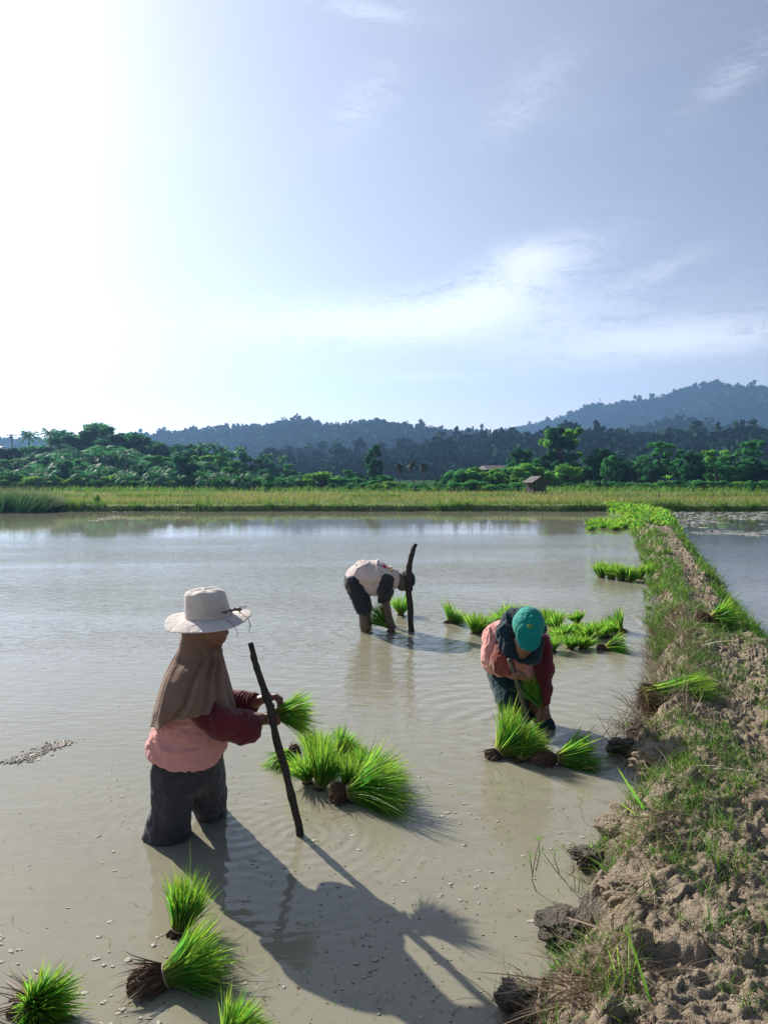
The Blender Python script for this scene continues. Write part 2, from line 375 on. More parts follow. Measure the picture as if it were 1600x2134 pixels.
# --- the mud bund between the paddies
LE = [(1312, 1072), (1316, 1095), (1332, 1140), (1346, 1180), (1352, 1240), (1356, 1300), (1360, 1360), (1352, 1420), (1325, 1470), (1300, 1520), (1290, 1570),
      (1325, 1625), (1300, 1680), (1262, 1730), (1200, 1790), (1215, 1850), (1140, 1905), (1190, 1965), (1085, 2045), (1045, 2100), (1050, 2134)]
RE = [(1382, 1076), (1412, 1110), (1440, 1150), (1486, 1205), (1520, 1260), (1562, 1310), (1600, 1350), (1665, 1420)]
lp = [gp(*p) for p in LE][::-1]; rp = [gp(*p) for p in RE][::-1]
LY = np.array([-4, -1.5, 0, 1.4] + [p.y for p in lp]); LX = np.array([-2.2, -1.5, -.9, 0.0] + [p.x for p in lp])
RY = np.array([-4, 0, 2.4, 3.6, 4.6] + [p.y for p in rp]); RX = np.array([0.2, 1.5, 2.35, 2.55, 2.75] + [p.x for p in rp])
o = np.argsort(LY); LY, LX = LY[o], LX[o]; o = np.argsort(RY); RY, RX = RY[o], RX[o]
FARY = 37.0
def xl(y): return np.interp(y, LY, LX)
def xr(y): return np.interp(y, RY, RX)
def bund_h(X, Y, fine=True):
    a, b = xl(Y), xr(Y); wd = b - a
    jag = .10 * fbm(X * 2.6, Y * 2.6, o=3, s=3) + .03 * fbm(X * 9, Y * 9, o=2, s=8)
    sl = (X - a) + jag; sr = (b - X) + jag
    ed = .34 * np.minimum(1, .45 + 1.6 / np.maximum(wd, .5))
    H = .25 + .05 * fbm(X * .9, Y * .9, o=2, s=11)
    prof = sstep(-.12, .42, sl) * sstep(-.12, .30, sr)
    h = -.09 + (H + .09) * prof
    # trodden hollow along the middle of the path, lip of dumped clods along the left
    c = a + wd * .66
    h = h - .05 * np.exp(-((X - c) / .28) ** 2) * prof
    lip = np.exp(-((sl - .30) / .20) ** 2)
    inn = sstep(-.02, .15, sl) * sstep(-.02, .12, sr)
    f1, f2, i1 = worley(X * 5.2 + .4 * vnoise(X * 8, Y * 8, s=2), Y * 5.2 + .4 * vnoise(X * 8, Y * 8, s=4), 21)
    h = h + inn * (.012 + .035 * lip) * (.3 + .9 * i1) * (1 - sstep(.0, .75, f1)) * 1.5
    h = h - .018 * inn * (1 - sstep(0, .10, f2 - f1))
    h = h + inn * .028 * fbm(X * 4, Y * 4, o=3, s=31)
    if fine:
        g1, g2, j1 = worley(X * 17 + .5 * vnoise(X * 30, Y * 30, s=5), Y * 17 + .5 * vnoise(X * 30, Y * 30, s=6), 41)
        h = h + inn * (.024 * (1 - sstep(0, .7, g1)) * (.1 + 1.2 * j1) - .012 * (1 - sstep(0, .09, g2 - g1)))
        h = h + inn * .016 * fbm(X * 26, Y * 26, o=4, s=51, g=.6)
    return h
ys = [-3.5]
while ys[-1] < 1.3: ys.append(ys[-1] + .06)
while ys[-1] < 37.5: ys.append(ys[-1] + max(.008, .0042 * ys[-1]))
ys = np.array(ys); NC = 270
tt = np.linspace(0, 1, NC)[None]
A = xl(ys)[:, None] - .35; Bx = xr(ys)[:, None] + .3
X = A + (Bx - A) * tt; Y = np.repeat(ys[:, None], NC, 1); Z = bund_h(X, Y)
# overhang the clods a little, so the relief is not a pure height field
X = X + .012 * vnoise(Y * 14, Z * 40, X * 14, s=77)
idx = np.arange(len(ys) * NC).reshape(len(ys), NC)
Fq = np.stack([idx[:-1, :-1], idx[:-1, 1:], idx[1:, 1:], idx[1:, :-1]], -1).reshape(-1, 4)
m, nt, b = newmat('drying_mud'); g = N(nt, 'ShaderNodeNewGeometry'); Pn = g.outputs['Position']; sp = N(nt, 'ShaderNodeSeparateXYZ'); nt.links.new(Pn, sp.inputs[0])
n1 = noise(nt, Pn, 2.2, 6, .6); n2 = noise(nt, Pn, 22, 7, .68); n3 = noise(nt, Pn, 90, 5, .7)
dry = mixc(nt, ramp(nt, n1, [(.35, 0.0), (.65, 1.0)]), (.27, .212, .145), (.365, .30, .215))
dry = mixc(nt, mathn(nt, 'MULTIPLY', ramp(nt, n2, [(.45, 0.0), (.72, 1.0)]), .55), dry, (.15, .115, .08))
dry = mixc(nt, mathn(nt, 'MULTIPLY', ramp(nt, n3, [(.55, 0.0), (.8, 1.0)]), .4), dry, (.46, .385, .29))
wet = mathn(nt, 'ADD', sp.outputs[2], mathn(nt, 'MULTIPLY', n1, .06))
wetf = ramp(nt, wet, [(.09, 1.0), (.19, 0.0)])
colr = mixc(nt, wetf, dry, (.085, .070, .052)); nt.links.new(colr, b.inputs['Base Color'])
nt.links.new(mathn(nt, 'SUBTRACT', .9, mathn(nt, 'MULTIPLY', wetf, .5)), b.inputs['Roughness']); b.inputs['Specular IOR Level'].default_value = .35
hh = mathn(nt, 'ADD', mathn(nt, 'MULTIPLY', n2, .8), mathn(nt, 'MULTIPLY', n3, .35))
vor = N(nt, 'ShaderNodeTexVoronoi'); vor.feature = 'DISTANCE_TO_EDGE'; vor.inputs['Scale'].default_value = 34; nt.links.new(Pn, vor.inputs['Vector'])
hh = mathn(nt, 'ADD', hh, mathn(nt, 'MULTIPLY', ramp(nt, vor.outputs[0], [(0, 0.0), (.10, 1.0)]), .12))
bump(nt, hh, 1.0, .035, b); M_mud = m
link('dirt_path', mesh('dirt_path', np.stack([X, Y, Z], -1).reshape(-1, 3), Fq), M_mud, kind='structure')
tag(bpy.data.objects['dirt_path'], 'raised bund of cracked drying mud between the two flooded paddies')

def sheet(name, xs, ys_, zf, mat, kind='structure', label=None):
    X, Y = np.meshgrid(xs, ys_); Z = zf(X, Y) if callable(zf) else np.full_like(X, zf)
    k = np.arange(X.size).reshape(X.shape)
    Fq = np.stack([k[:-1, :-1], k[:-1, 1:], k[1:, 1:], k[1:, :-1]], -1).reshape(-1, 4)
    o = link(name, mesh(name, np.stack([X, Y, Z], -1).reshape(-1, 3), Fq), mat, kind=kind)
    if label: o['label'] = label
    return o
# main paddy water (left of the bund) and the second paddy (right)
yy = np.array([-6, -3, 0, 1.5, 2, 2.5, 3, 4, 5, 6, 8, 10, 14, 18, 24, 30, 37.6])
def two_sided(name, left, mat):
    V = []; 
    for y in yy:
        c = float((xl(y) + xr(y)) / 2)
        V += [(-60, y, 0), (c, y, 0)] if left else [(c, y, 0), (75, y, 0)]
    k = np.arange(len(yy) - 1) * 2
    return link(name, mesh(name, np.array(V), np.stack([k, k + 1, k + 3, k + 2], -1), smooth=False), mat, kind='structure')
two_sided('water', True, M_water)['label'] = 'muddy flooded rice paddy water with ripples, left of the bund'
two_sided('water', False, M_water2)['label'] = 'calm darker paddy water right of the bund'

M_field = simple('field_soil', (.09, .12, .04), (.15, .15, .06), .6, .95, .5, .05)
M_ground = simple('ground_soil', (.04, .08, .03), (.06, .10, .04), .02, .95, 0, 0, 0)
sheet('ground', np.linspace(-2000, 2000, 14), np.concatenate([np.linspace(-300, 30, 4), np.linspace(120, 2200, 14)]), lambda X, Y: np.full_like(X, -.45), M_ground)
def field_h(X, Y):
    e = FARY + .5 * fbm(X * .35, X * 0 + 3.3, o=3, s=4) + .25 * fbm(X * 1.7, X * 0, o=2, s=6)
    return -.3 + (.58 + .05 * fbm(X * .5, Y * .5, o=3)) * sstep(-.25, .35, Y - e)
sheet('rice_field_ground', np.linspace(-70, 90, 420), np.concatenate([np.linspace(35.6, 39, 26), np.linspace(39.4, 72, 30)]), field_h, M_field,
      label='level ground of the dry field beyond the paddies')
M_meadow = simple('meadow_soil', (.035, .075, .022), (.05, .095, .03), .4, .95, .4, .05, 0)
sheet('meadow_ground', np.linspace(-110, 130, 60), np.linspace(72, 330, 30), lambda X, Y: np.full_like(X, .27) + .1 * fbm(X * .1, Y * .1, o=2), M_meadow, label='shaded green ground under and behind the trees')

# --- hills: ridge line traced at its own distance
def hill(name, prof, d, depth, zbase, foot, mat, seed, amp, step, label):
    us = np.array([p[0] for p in prof]); hs = np.array([px(p[0], p[1], d).z for p in prof]); xs = np.array([px(p[0], p[1], d).x for p in prof])
    gx = np.arange(xs[0], xs[-1], step); gt = np.linspace(-1, 1.2, 46)
    Hh = np.interp(gx, xs, hs)
    X, T = np.meshgrid(gx, gt); H = np.repeat(Hh[None], len(gt), 0)
    X = X + 0
    Y = d + T * depth + depth * .25 * fbm(X / (depth * .9), T * 0, o=3, s=seed)
    shape = np.where(T < 0, (1 - np.abs(T) ** 1.25), np.maximum(0, 1 - T ** 2))
    spur = 1 - .42 * np.clip(-T, 0, 1) ** .8 * (.5 + .5 * fbm(X / (depth * .30), T * .9, o=4, s=seed + 3)) * 2 * (np.abs(T) > .01)
    Z = zbase + (H - zbase) * np.clip(shape * (1 - (1 - spur) * np.clip(-T * 3, 0, 1)), 0, 1) + amp * .35 * fbm(X / (step * 3), Y / (step * 3), o=3, s=seed + 5) * (np.abs(T) < .96)
    k = np.arange(X.size).reshape(X.shape); Fq = np.stack([k[:-1, :-1], k[:-1, 1:], k[1:, 1:], k[1:, :-1]], -1).reshape(-1, 4)
    o = link(name, mesh(name, np.stack([X, Y, Z], -1).reshape(-1, 3), Fq), mat, kind='structure'); o['label'] = label
    return X, Y, Z, gt
M_hill = simple('hill_cover', (.016, .046, .028), (.026, .066, .036), .02, .95, 0, 0, 0)
pa = [(-500, 930), (0, 925), (140, 922), (340, 916), (350, 907), (372, 914), (400, 912), (440, 905), (480, 902), (520, 899), (560, 897), (600, 894), (650, 888), (680, 897), (700, 901), (740, 895), (790, 890), (830, 898), (870, 902), (910, 908), (960, 910), (990, 913), (1060, 925), (1200, 945), (1450, 960)]
pb = [(850, 960), (930, 925), (985, 913), (1040, 905), (1110, 890), (1160, 878), (1205, 868), (1230, 852), (1280, 847), (1330, 835), (1380, 832), (1420, 820), (1460, 806), (1510, 797), (1560, 809), (1600, 806), (1660, 812), (1750, 800), (1900, 830), (2100, 850), (2400, 880)]
pc = [(560, 985), (640, 968), (700, 972), (780, 966), (820, 956), (880, 943), (940, 938), (1010, 932), (1060, 927), (1120, 924), (1200, 916), (1230, 922), (1260, 928), (1340, 925), (1400, 920), (1500, 925), (1600, 922), (1800, 915), (2100, 925)]
pd = [(1150, 945), (1200, 930), (1300, 905), (1380, 888), (1420, 882), (1470, 888), (1540, 905), (1600, 915), (1800, 930)]
HA = hill('hill', pa, 640, 190, 0, 0, M_hill, 5, 1.6, 5, 'hazy forested ridge on the left and middle of the skyline')
HB = hill('hill', pb, 1200, 340, 0, 0, M_hill, 15, 3.6, 8.5, 'high hazy blue mountain ridge rising on the right')
HD = hill('hill', pd, 700, 160, 0, 0, M_hill, 35, 2, 6, 'low rounded hill in front of the blue mountain')
HC = hill('hill', pc, 320, 100, 0, 0, M_hill, 25, 1.5, 3.2, 'dark wooded foothill behind the near trees')

def clumps(X, Y, Z, gt, n, size, nl, seed, tmin, tmax, crest=.3):
    """tree crowns made of loose leaf-clusters scattered over a hill"""
    g = np.random.default_rng(seed); ny, nx = X.shape
    tv = np.where(g.random(n) < crest, g.normal(0, .03, n), g.uniform(tmin, tmax, n)); fi = np.interp(tv, gt, np.arange(ny)); fj = g.uniform(1, nx - 2, n)
    i = np.clip(fi.astype(int), 0, ny - 2); j = fj.astype(int); a = fi - i; b_ = fj - j
    def smp(A): return (A[i, j] * (1 - a) + A[i + 1, j] * a) * (1 - b_) + (A[i, j + 1] * (1 - a) + A[i + 1, j + 1] * a) * b_
    C = np.stack([smp(X), smp(Y), smp(Z)], -1); s = size * g.uniform(.5, 1.5, n) * (1 + .8 * (g.random(n) > .93)); tall = g.uniform(.8, 1.7, n)
    tint = np.clip(.5 + .5 * fbm(C[:, 0] / (size * 14), C[:, 1] / (size * 14), o=3, s=seed) + g.normal(0, .2, n), 0, 1)
    c = np.repeat(C, nl, 0); ss = np.repeat(s, nl); tl = np.repeat(tall, nl); q = norm(g.normal(size=(n * nl, 3))) * (g.random((n * nl, 1)) ** .33)
    P = c + q * np.stack([ss, ss, ss * tl], -1) * .5; P[:, 2] += ss * tl * .45
    e1 = norm(g.normal(size=(n * nl, 3))); e2 = norm(np.cross(e1, g.normal(size=(n * nl, 3)))); r = (ss * 1.25 / nl ** .5)[:, None]
    V = np.stack([P - e1 * r, P + e2 * r * .9, P + e1 * r, P - e2 * r * .9], 1).reshape(-1, 3)
    Fq = np.arange(n * nl * 4).reshape(-1, 4)
    T = np.stack([np.repeat(np.repeat(tint, nl), 4), np.repeat(g.random(n * nl), 4), np.repeat(g.random(n * nl), 4)], -1)
    return V, Fq, T
def forest(name, Hx, n, size, nl, seed, tmin, tmax, label, crest=.3, mat=None):
    V, Fq, T = clumps(*Hx, n, size, nl, seed, tmin, tmax, crest)
    o = link(name, mesh(name, V, Fq, smooth=False, attr=T), mat or M_hillf, kind='stuff'); o['label'] = label; o['category'] = 'forest'
forest('hill_forest', HA, 9000, 2.9, 12, 3, -.95, .05, 'far forest covering the hazy ridge on the left skyline', .12)
forest('hill_forest', HB, 11000, 4.4, 9, 4, -.95, .05, 'far forest covering the blue mountain on the right', .08)
forest('hill_forest', HD, 3000, 3.4, 9, 6, -.95, .05, 'far forest on the low round hill before the mountain', .06)
forest('hill_forest', HC, 6500, 2.7, 26, 5, -.98, .05, 'dark forest covering the foothill behind the near trees', .15)

# --- haze
hz = box((0, 900, 190), (4200, 2700, 640)); hz[0][:, 2] = np.where(hz[0][:, 2] > 0, 260, -1.6)
M_hz = bpy.data.materials.new('haze'); M_hz.use_nodes = True; nt = M_hz.node_tree; nt.nodes.clear()
pv_ = N(nt, 'ShaderNodeVolumePrincipled'); pv_.inputs['Color'].default_value = (.30, .56, 1, 1); pv_.inputs['Density'].default_value = HAZE_D if 'HAZE_D' in globals() else .00042
pv_.inputs['Anisotropy'].default_value = .45
oo = N(nt, 'ShaderNodeOutputMaterial'); nt.links.new(pv_.outputs[0], oo.inputs['Volume'])
link('haze', mesh('haze', hz[0], hz[1], smooth=False), M_hz, kind='stuff')['label'] = 'thin pale blue haze in the air over the whole valley'

# ================================================================ FAR BANK, FIELD, TREES
def tufts(n, xf, yf, zf, Lr, Wr, mat, name, label, seed, lean=.25, kind='stuff', mask=None, segs=2, cat='grass', parent=None):
    g = np.random.default_rng(seed); x = xf(g, n); y = yf(g, n, x)
    if mask is not None:
        k = mask(x, y, g); x, y = x[k], y[k]
    n = len(x); z = zf(x, y)
    D = np.stack([g.normal(0, lean, n), g.normal(0, lean, n), np.ones(n)], -1); L = g.uniform(*Lr, n); 
    B = np.stack([g.normal(0, .28, n), g.normal(0, .28, n), -g.uniform(0, .3, n)], -1)
    V, Fc, T = blades(np.stack([x, y, z], -1), D, L, g.uniform(*Wr, n), B, segs, seed)
    o = link(name, mesh(name, V, Fc, attr=T), mat, kind=kind, parent=parent)
    if label: o['label'] = label
    if cat and not parent: o['category'] = cat
    return o
def fx(g, n, lo=-34, hi=52): return g.uniform(lo, hi, n)
U = lambda lo, hi: (lambda g, n: g.uniform(lo, hi, n))
fld = lambda x, y: field_h(x, y) - .02
# ripening rice, in streaks of green and straw
tufts(90000, lambda g, n: g.uniform(-1, 1, n), lambda g, n, x: 38.3 + 24 * g.random(n) ** 1.25, fld, (.25, .5), (.03, .055), M_ricefield, 'rice_field',
      'ripening straw coloured rice field between the paddy and the trees', 11, .16, mask=None) if False else None
def field_patch(n, y0, y1, L, W, mat, name, label, seed, pw=1.0, keep=None, lean=.16):
    g = np.random.default_rng(seed); y = y0 + (y1 - y0) * g.random(n) ** pw; x = (g.random(n) * 2 - 1) * (y * .62 + 6) + 1.5
    if keep is not None:
        k = keep(x, y) > g.random(n); x, y = x[k], y[k]
    return tufts(len(x), lambda g_, n_: x, lambda g_, n_, x_: y, fld, L, W, mat, name, label, seed + 1, lean)
field_patch(85000, 38.6, 60, (.22, .45), (.025, .05), M_ricefield, 'rice_field', 'ripe straw coloured rice field beyond the paddies', 11, 1.3, lambda x, y: .55 + .6 * fbm(x * .12, y * .5, o=3, s=8))
field_patch(30000, 38.2, 62, (.15, .35), (.03, .06), M_grass, 'grass', 'green grass patches between the ripe rice', 21, 1.2, lambda x, y: sstep(-.05, .35, fbm(x * .10 + 4, y * .45, o=3, s=18)))
field_patch(26000, 59, 74, (.35, .8), (.05, .10), M_grass, 'grass', 'taller rough grass strip in front of the trees', 31, 1.0, lambda x, y: .4 + .8 * fbm(x * .12 + 4, y * .3, o=3, s=28))
# dark grassy lip of the far bank
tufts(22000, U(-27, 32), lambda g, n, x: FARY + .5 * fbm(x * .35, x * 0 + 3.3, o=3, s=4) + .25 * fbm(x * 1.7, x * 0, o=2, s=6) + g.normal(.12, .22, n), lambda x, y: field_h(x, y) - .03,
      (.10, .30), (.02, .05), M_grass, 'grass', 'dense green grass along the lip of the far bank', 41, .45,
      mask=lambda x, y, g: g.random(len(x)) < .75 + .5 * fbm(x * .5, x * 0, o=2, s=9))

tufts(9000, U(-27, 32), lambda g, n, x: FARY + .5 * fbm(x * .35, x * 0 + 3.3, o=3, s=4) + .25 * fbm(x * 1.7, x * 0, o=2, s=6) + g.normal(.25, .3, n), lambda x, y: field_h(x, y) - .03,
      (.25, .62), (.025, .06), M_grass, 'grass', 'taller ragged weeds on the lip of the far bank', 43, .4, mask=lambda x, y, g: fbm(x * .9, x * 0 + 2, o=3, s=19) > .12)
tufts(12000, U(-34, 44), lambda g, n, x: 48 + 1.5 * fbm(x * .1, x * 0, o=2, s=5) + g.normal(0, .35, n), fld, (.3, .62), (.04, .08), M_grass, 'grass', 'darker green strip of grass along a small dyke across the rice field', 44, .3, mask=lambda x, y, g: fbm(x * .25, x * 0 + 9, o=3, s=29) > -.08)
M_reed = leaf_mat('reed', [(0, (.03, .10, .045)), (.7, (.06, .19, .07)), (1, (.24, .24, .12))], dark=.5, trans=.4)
# the big clump of tall grass at the left end of the bank
c = gp(15, 1066); r = empty('tall_grass_clump', (c.x, c.y + .5, 0), 'big rounded clump of tall green grass on the bank at the left edge', 'tall grass')
g = np.random.default_rng(5); n = 9000; x = g.uniform(-2.9, 2.35, n) ; y = g.normal(0, .7, n)
hgt = 1.4 * (1 - np.clip(np.abs(x) / 2.75, 0, 1) ** 3.2) * g.uniform(.55, 1.05, n) + .1
V, Fc, T = blades(np.stack([x, y, np.full(n, -.1)], -1), np.stack([x * .22 + g.normal(0, .12, n), g.normal(0, .15, n), np.ones(n)], -1), hgt, g.uniform(.02, .04, n), np.stack([x * .12 + g.normal(0, .15, n), g.normal(0, .2, n), -g.uniform(0, .3, n)], -1), 3, 6)
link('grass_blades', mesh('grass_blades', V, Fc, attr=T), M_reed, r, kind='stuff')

# ---- tree prototypes (unit: metres, height about 8)
def leafcloud(C, rad, n, size, seed, flat=.7, up=.35, elong=1.0):
    g = np.random.default_rng(seed); k = g.integers(0, len(C), n); q = norm(g.normal(size=(n, 3)) + np.array([0, 0, up])) * (g.random((n, 1)) ** .4)
    P = C[k] + q * rad[k][:, None] * np.array([1, 1, flat]); nrm = norm(q + g.normal(0, .6, (n, 3)) + np.array([0, 0, .5]))
    e1 = norm(np.cross(nrm, g.normal(size=(n, 3)))); e2 = np.cross(nrm, e1); s = size * g.uniform(.6, 1.4, n)[:, None]
    V = np.stack([P - e1 * s * elong, P - e2 * s * .45, P + e1 * s * elong - nrm * s * .25, P + e2 * s * .45], 1).reshape(-1, 3)
    ct = np.random.default_rng(seed + 1).random(len(C))
    T = np.stack([np.repeat(np.clip(ct[k] * .6 + g.random(n) * .4, 0, 1), 4), np.repeat(g.random(n), 4), np.repeat(g.random(n), 4)], -1)
    return V, np.arange(n * 4).reshape(-1, 4), T
def broadleaf(seed, H=8, crown_r=3.0, z0=.32, nclump=26, nleaf=5200, size=.17, umbrella=False, shape=1.0):
    g = np.random.default_rng(seed); C = []; rd = []; branches = []
    tips = []
    for i in range(nclump):
        a = g.uniform(0, 2 * np.pi); t = g.random()
        if umbrella:
            lay = g.choice([.55, .74, .93], p=[.25, .35, .4]); rr = crown_r * g.random() ** .5 * (1.05 - abs(lay - .74)); z = H * lay + g.normal(0, .25); cr = g.uniform(.6, 1.0)
        else:
            z = H * (z0 + (1 - z0) * t * .93); rr = crown_r * (np.sin(np.pi * (.12 + .80 * t ** shape)) ** .7) * g.random() ** .4 * .85; cr = g.uniform(.55, 1.15) * crown_r * .33
        p = np.array([rr * np.cos(a), rr * np.sin(a), z]); C.append(p); rd.append(cr); tips.append(p)
    V, Fq, T = leafcloud(np.array(C), np.array(rd), nleaf, size, seed, .55 if umbrella else .8)
    crown = mesh('crown', V, Fq, smooth=False, attr=T)
    tr = [tube([(0, 0, -.5), (g.normal(0, .08), 0, H * .25), (g.normal(0, .2), g.normal(0, .2), H * .55), (g.normal(0, .2), 0, H * .85)], [.22, .17, .11, .03], 7, False)]
    for p in tips[:14]:
        b0 = np.array([0, 0, H * g.uniform(.22, .6)]); mid = (b0 + p) / 2 + np.array([0, 0, .25]); tr.append(tube([b0, mid, p], [.08, .05, .015], 5, False))
    v, f, _ = cat_mesh(tr); return crown, mesh('trunk', v, f)
def frond(L, nl, seed, droop=.55, lw=.055, ll=.55, el=.9):
    """one pinnate frond lying along +X, rising then drooping"""
    g = np.random.default_rng(seed); t = np.linspace(0, 1, 10); x = L * t * np.cos(el) ; z = L * (t * np.sin(el) - droop * t ** 2.2)
    x = L * (t - .12 * t ** 2) * np.cos(el * .7)
    P = np.stack([x, 0 * x, z], -1); v0, f0 = tube(P, .035 * (1 - .8 * t), 4, False)
    tl = np.repeat(np.linspace(.10, .98, nl), 2); sgn = np.tile([1, -1], nl); base = np.stack([np.interp(tl, t, P[:, i]) for i in range(3)], -1)
    tg = np.stack([np.interp(tl, t, np.gradient(P[:, i])) for i in range(3)], -1); tg = norm(tg)
    D = norm(tg * .55 + np.stack([0 * tl, sgn * 1.0, -.10 - .25 * g.random(len(tl))], -1) + g.normal(0, .09, (len(tl), 3)))
    Ln = ll * np.sin(np.pi * (.12 + .82 * tl)) ** .6 * g.uniform(.8, 1.1, len(tl))
    V, Fc, T = blades(base, D, Ln, np.full(len(tl), lw), np.tile([0, 0, -.35], (len(tl), 1)), 2, seed, side=tg)
    T0 = np.tile([.6, .3, .5], (len(v0), 1))
    return cat_mesh([(V, Fc, T), (v0, f0, T0)])
def palm_parts(seed, H, nf, L, el_lo, el_hi, lean=.3, nl=22, droop=.6, lw=.06, ll=.6, r=.13):
    g = np.random.default_rng(seed); tr = tube([(0, 0, -.4), (lean * .2, 0, H * .3), (lean * .6, 0, H * .7), (lean, 0, H)], [r * 1.4, r, r * .85, r * .8], 8, True, seed, .2)
    fr = []
    for i in range(nf):
        a = i * 2.4 + g.normal(0, .2); e = el_lo + (el_hi - el_lo) * (i / nf) + g.normal(0, .06)
        V, Fc, T = frond(L * g.uniform(.85, 1.1), nl, seed * 50 + i, droop * g.uniform(.8, 1.2), lw, ll, e)
        ca, sa = np.cos(a), np.sin(a); Rm = np.array([[ca, -sa, 0], [sa, ca, 0], [0, 0, 1]]); V = V @ Rm.T + np.array([lean, 0, H - .05]); T = T.copy(); T[:, 0] = T[:, 0] * .6 + .4 * g.random()
        fr.append((V, Fc, T))
    return fr, tr
PROTO = {}
def reg(kind, name, parts): PROTO.setdefault(kind, []).append((name, parts))
for s in range(4):
    c_, t_ = broadleaf(100 + s, 8, 3.1, .18, 36, 7000, .25); reg('broad', 'broadleaf_tree', [('crown', c_, [M_leaf1, M_leaf2, M_leaf1, M_leaf2][s]), ('trunk', t_, M_bark)])
for s in range(2):
    c_, t_ = broadleaf(120 + s, 8, 2.3, .12, 36, 6500, .24, shape=.8); reg('tall', 'broadleaf_tree', [('crown', c_, M_leaf1), ('trunk', t_, M_bark)])
for s in range(2):
    c_, t_ = broadleaf(130 + s, 8, 3.3, .4, 26, 5500, .23, umbrella=True); reg('umbrella', 'spreading_tree', [('crown', c_, [M_leaf2, M_leaf3][s]), ('trunk', t_, M_bark)])
for s in range(4):
    c_, t_ = broadleaf(140 + s, 2.6, 1.7, .05, 20, 3400, .16); reg('bush', 'shrub', [('crown', c_, [M_leaf2, M_leaf3, M_leaf3, M_leaf2][s]), ('stem', t_, M_bark)])
def joined(fr): v, f, t = cat_mesh(fr); return mesh('fronds', v, f, attr=t)
for s in range(3):
    fr, tr = palm_parts(200 + s, 2.2, 15, 3.4, 1.35, .25, .2, 16, .55, .17, .95, .25); reg('oilpalm', 'oil_palm', [('fronds', joined(fr), M_palm), ('trunk', mesh('trunk', *tr), M_bark)])
for s in range(2):
    fr, tr = palm_parts(210 + s, 7.6, 14, 2.2, 1.2, -.35, .5, 14, .5, .15, .6, .12); reg('coco', 'coconut_palm', [('fronds', joined(fr), M_palm), ('trunk', mesh('trunk', *tr), M_bark)])
fr, tr = palm_parts(221, 5, 16, 1.5, 1.45, -.9, .2, 14, .8, .07, .4, .15); reg('drypalm', 'dry_palm', [('fronds', joined(fr), M_palmdry), ('trunk', mesh('trunk', *tr), M_bark)])
fr, tr = palm_parts(231, 1.0, 12, 2.6, 1.5, .7, .1, 3, .35, .5, .6, .16)
def banana(seed):
    g = np.random.default_rng(seed); n = 11; a = np.arange(n) * 2.4; el = g.uniform(.7, 1.4, n)
    D = np.stack([np.cos(a) * np.cos(el), np.sin(a) * np.cos(el), np.sin(el)], -1); P = np.tile([0, 0, 1.5], (n, 1)) + D * .1
    V, Fc, T = blades(P, D, g.uniform(1.5, 2.1, n), np.full(n, .42), np.stack([np.cos(a) * .15, np.sin(a) * .15, -g.uniform(.3, .7, n)], -1), 6, seed, side=np.stack([-np.sin(a), np.cos(a), 0 * a], -1), taper=.4)
    return mesh('leaves', V, Fc, attr=T), mesh('stem', *tube([(0, 0, -.2), (0, 0, 1.7)], [.14, .09], 7))
l_, s_ = banana(3); reg('banana', 'banana_plant', [('leaves', l_, M_leaf3), ('stem', s_, M_bark)])

def ground_z(y): return .25 if y < 300 else 0
placed = {}
ROWLAB = []
def plant(kind, u, vtop, d, label, group=None, var=None, wide=1.0, protoH={'broad': 7.9, 'tall': 7.9, 'umbrella': 8.0, 'bush': 2.7, 'oilpalm': 4.6, 'coco': 8.9, 'drypalm': 6.0, 'banana': 3.2}):
    lst = PROTO[kind]; var = random.randrange(len(lst)) if var is None else var; name, parts = lst[var]
    top = px(u, vtop, d); H = max(top.z - .2, .8); s = H / protoH[kind]
    key = (kind, var)
    if key not in placed:
        o = empty(name, (top.x, d, .2), label, {'broadleaf_tree': 'tree', 'spreading_tree': 'tree', 'shrub': 'bush', 'oil_palm': 'palm', 'coconut_palm': 'palm', 'dry_palm': 'palm', 'banana_plant': 'plant'}[name], group)
        for pn, me, mt in parts: link(pn, me, mt, o, kind='stuff' if pn in ('crown', 'fronds', 'leaves') else None)
        placed[key] = o
    else:
        o = copy_tree(placed[key], (top.x, d, .2), None, None, label)
        if group: o['group'] = group
        elif 'group' in o: del o['group']
    if group: ROWLAB.append((label, o))
    o.rotation_euler = (0, 0, random.uniform(0, 6.28)); o.scale = (s * wide, s * wide, s); return o

# left skyline (photo pixels) -> three depths of forest
SKY = [(-120, 925), (0, 935), (60, 925), (110, 920), (150, 888), (210, 884), (240, 896), (285, 886), (305, 905), (335, 918), (375, 922), (420, 925), (450, 932), (510, 940), (560, 956), (600, 968), (680, 985), (745, 985), (760, 960), (800, 960), (815, 1000), (900, 1010)]
sky_v = lambda u: np.interp(u, [p[0] for p in SKY], [p[1] for p in SKY])
GL = 'trees of the dense forest left of the paddy'
ROWS = {}
def row(lab, o): ROWS.setdefault(lab, []).append(o)
for u in np.arange(-110, 640, 31):
    plant('tall' if random.random() < .4 else 'broad', u + random.uniform(-8, 8), sky_v(u) + random.uniform(-2, 12), random.uniform(106, 122), 'dark broadleaf tree at the back of the forest left of centre', GL, wide=1.5)
for u in np.arange(-100, 720, 36):
    k = random.choice(['broad', 'oilpalm', 'oilpalm', 'coco', 'umbrella'])
    lab = {'broad': 'mid green broadleaf tree in the middle of the left forest', 'umbrella': 'flat topped spreading tree inside the left forest', 'oilpalm': 'bushy oil palm standing among the left forest trees', 'coco': 'coconut palm showing its head among the left forest trees'}[k]
    plant(k, u + random.uniform(-10, 10), sky_v(u) + 22 + random.uniform(-6, 22), random.uniform(88, 100), lab, GL + ', ' + k, wide=1.4)
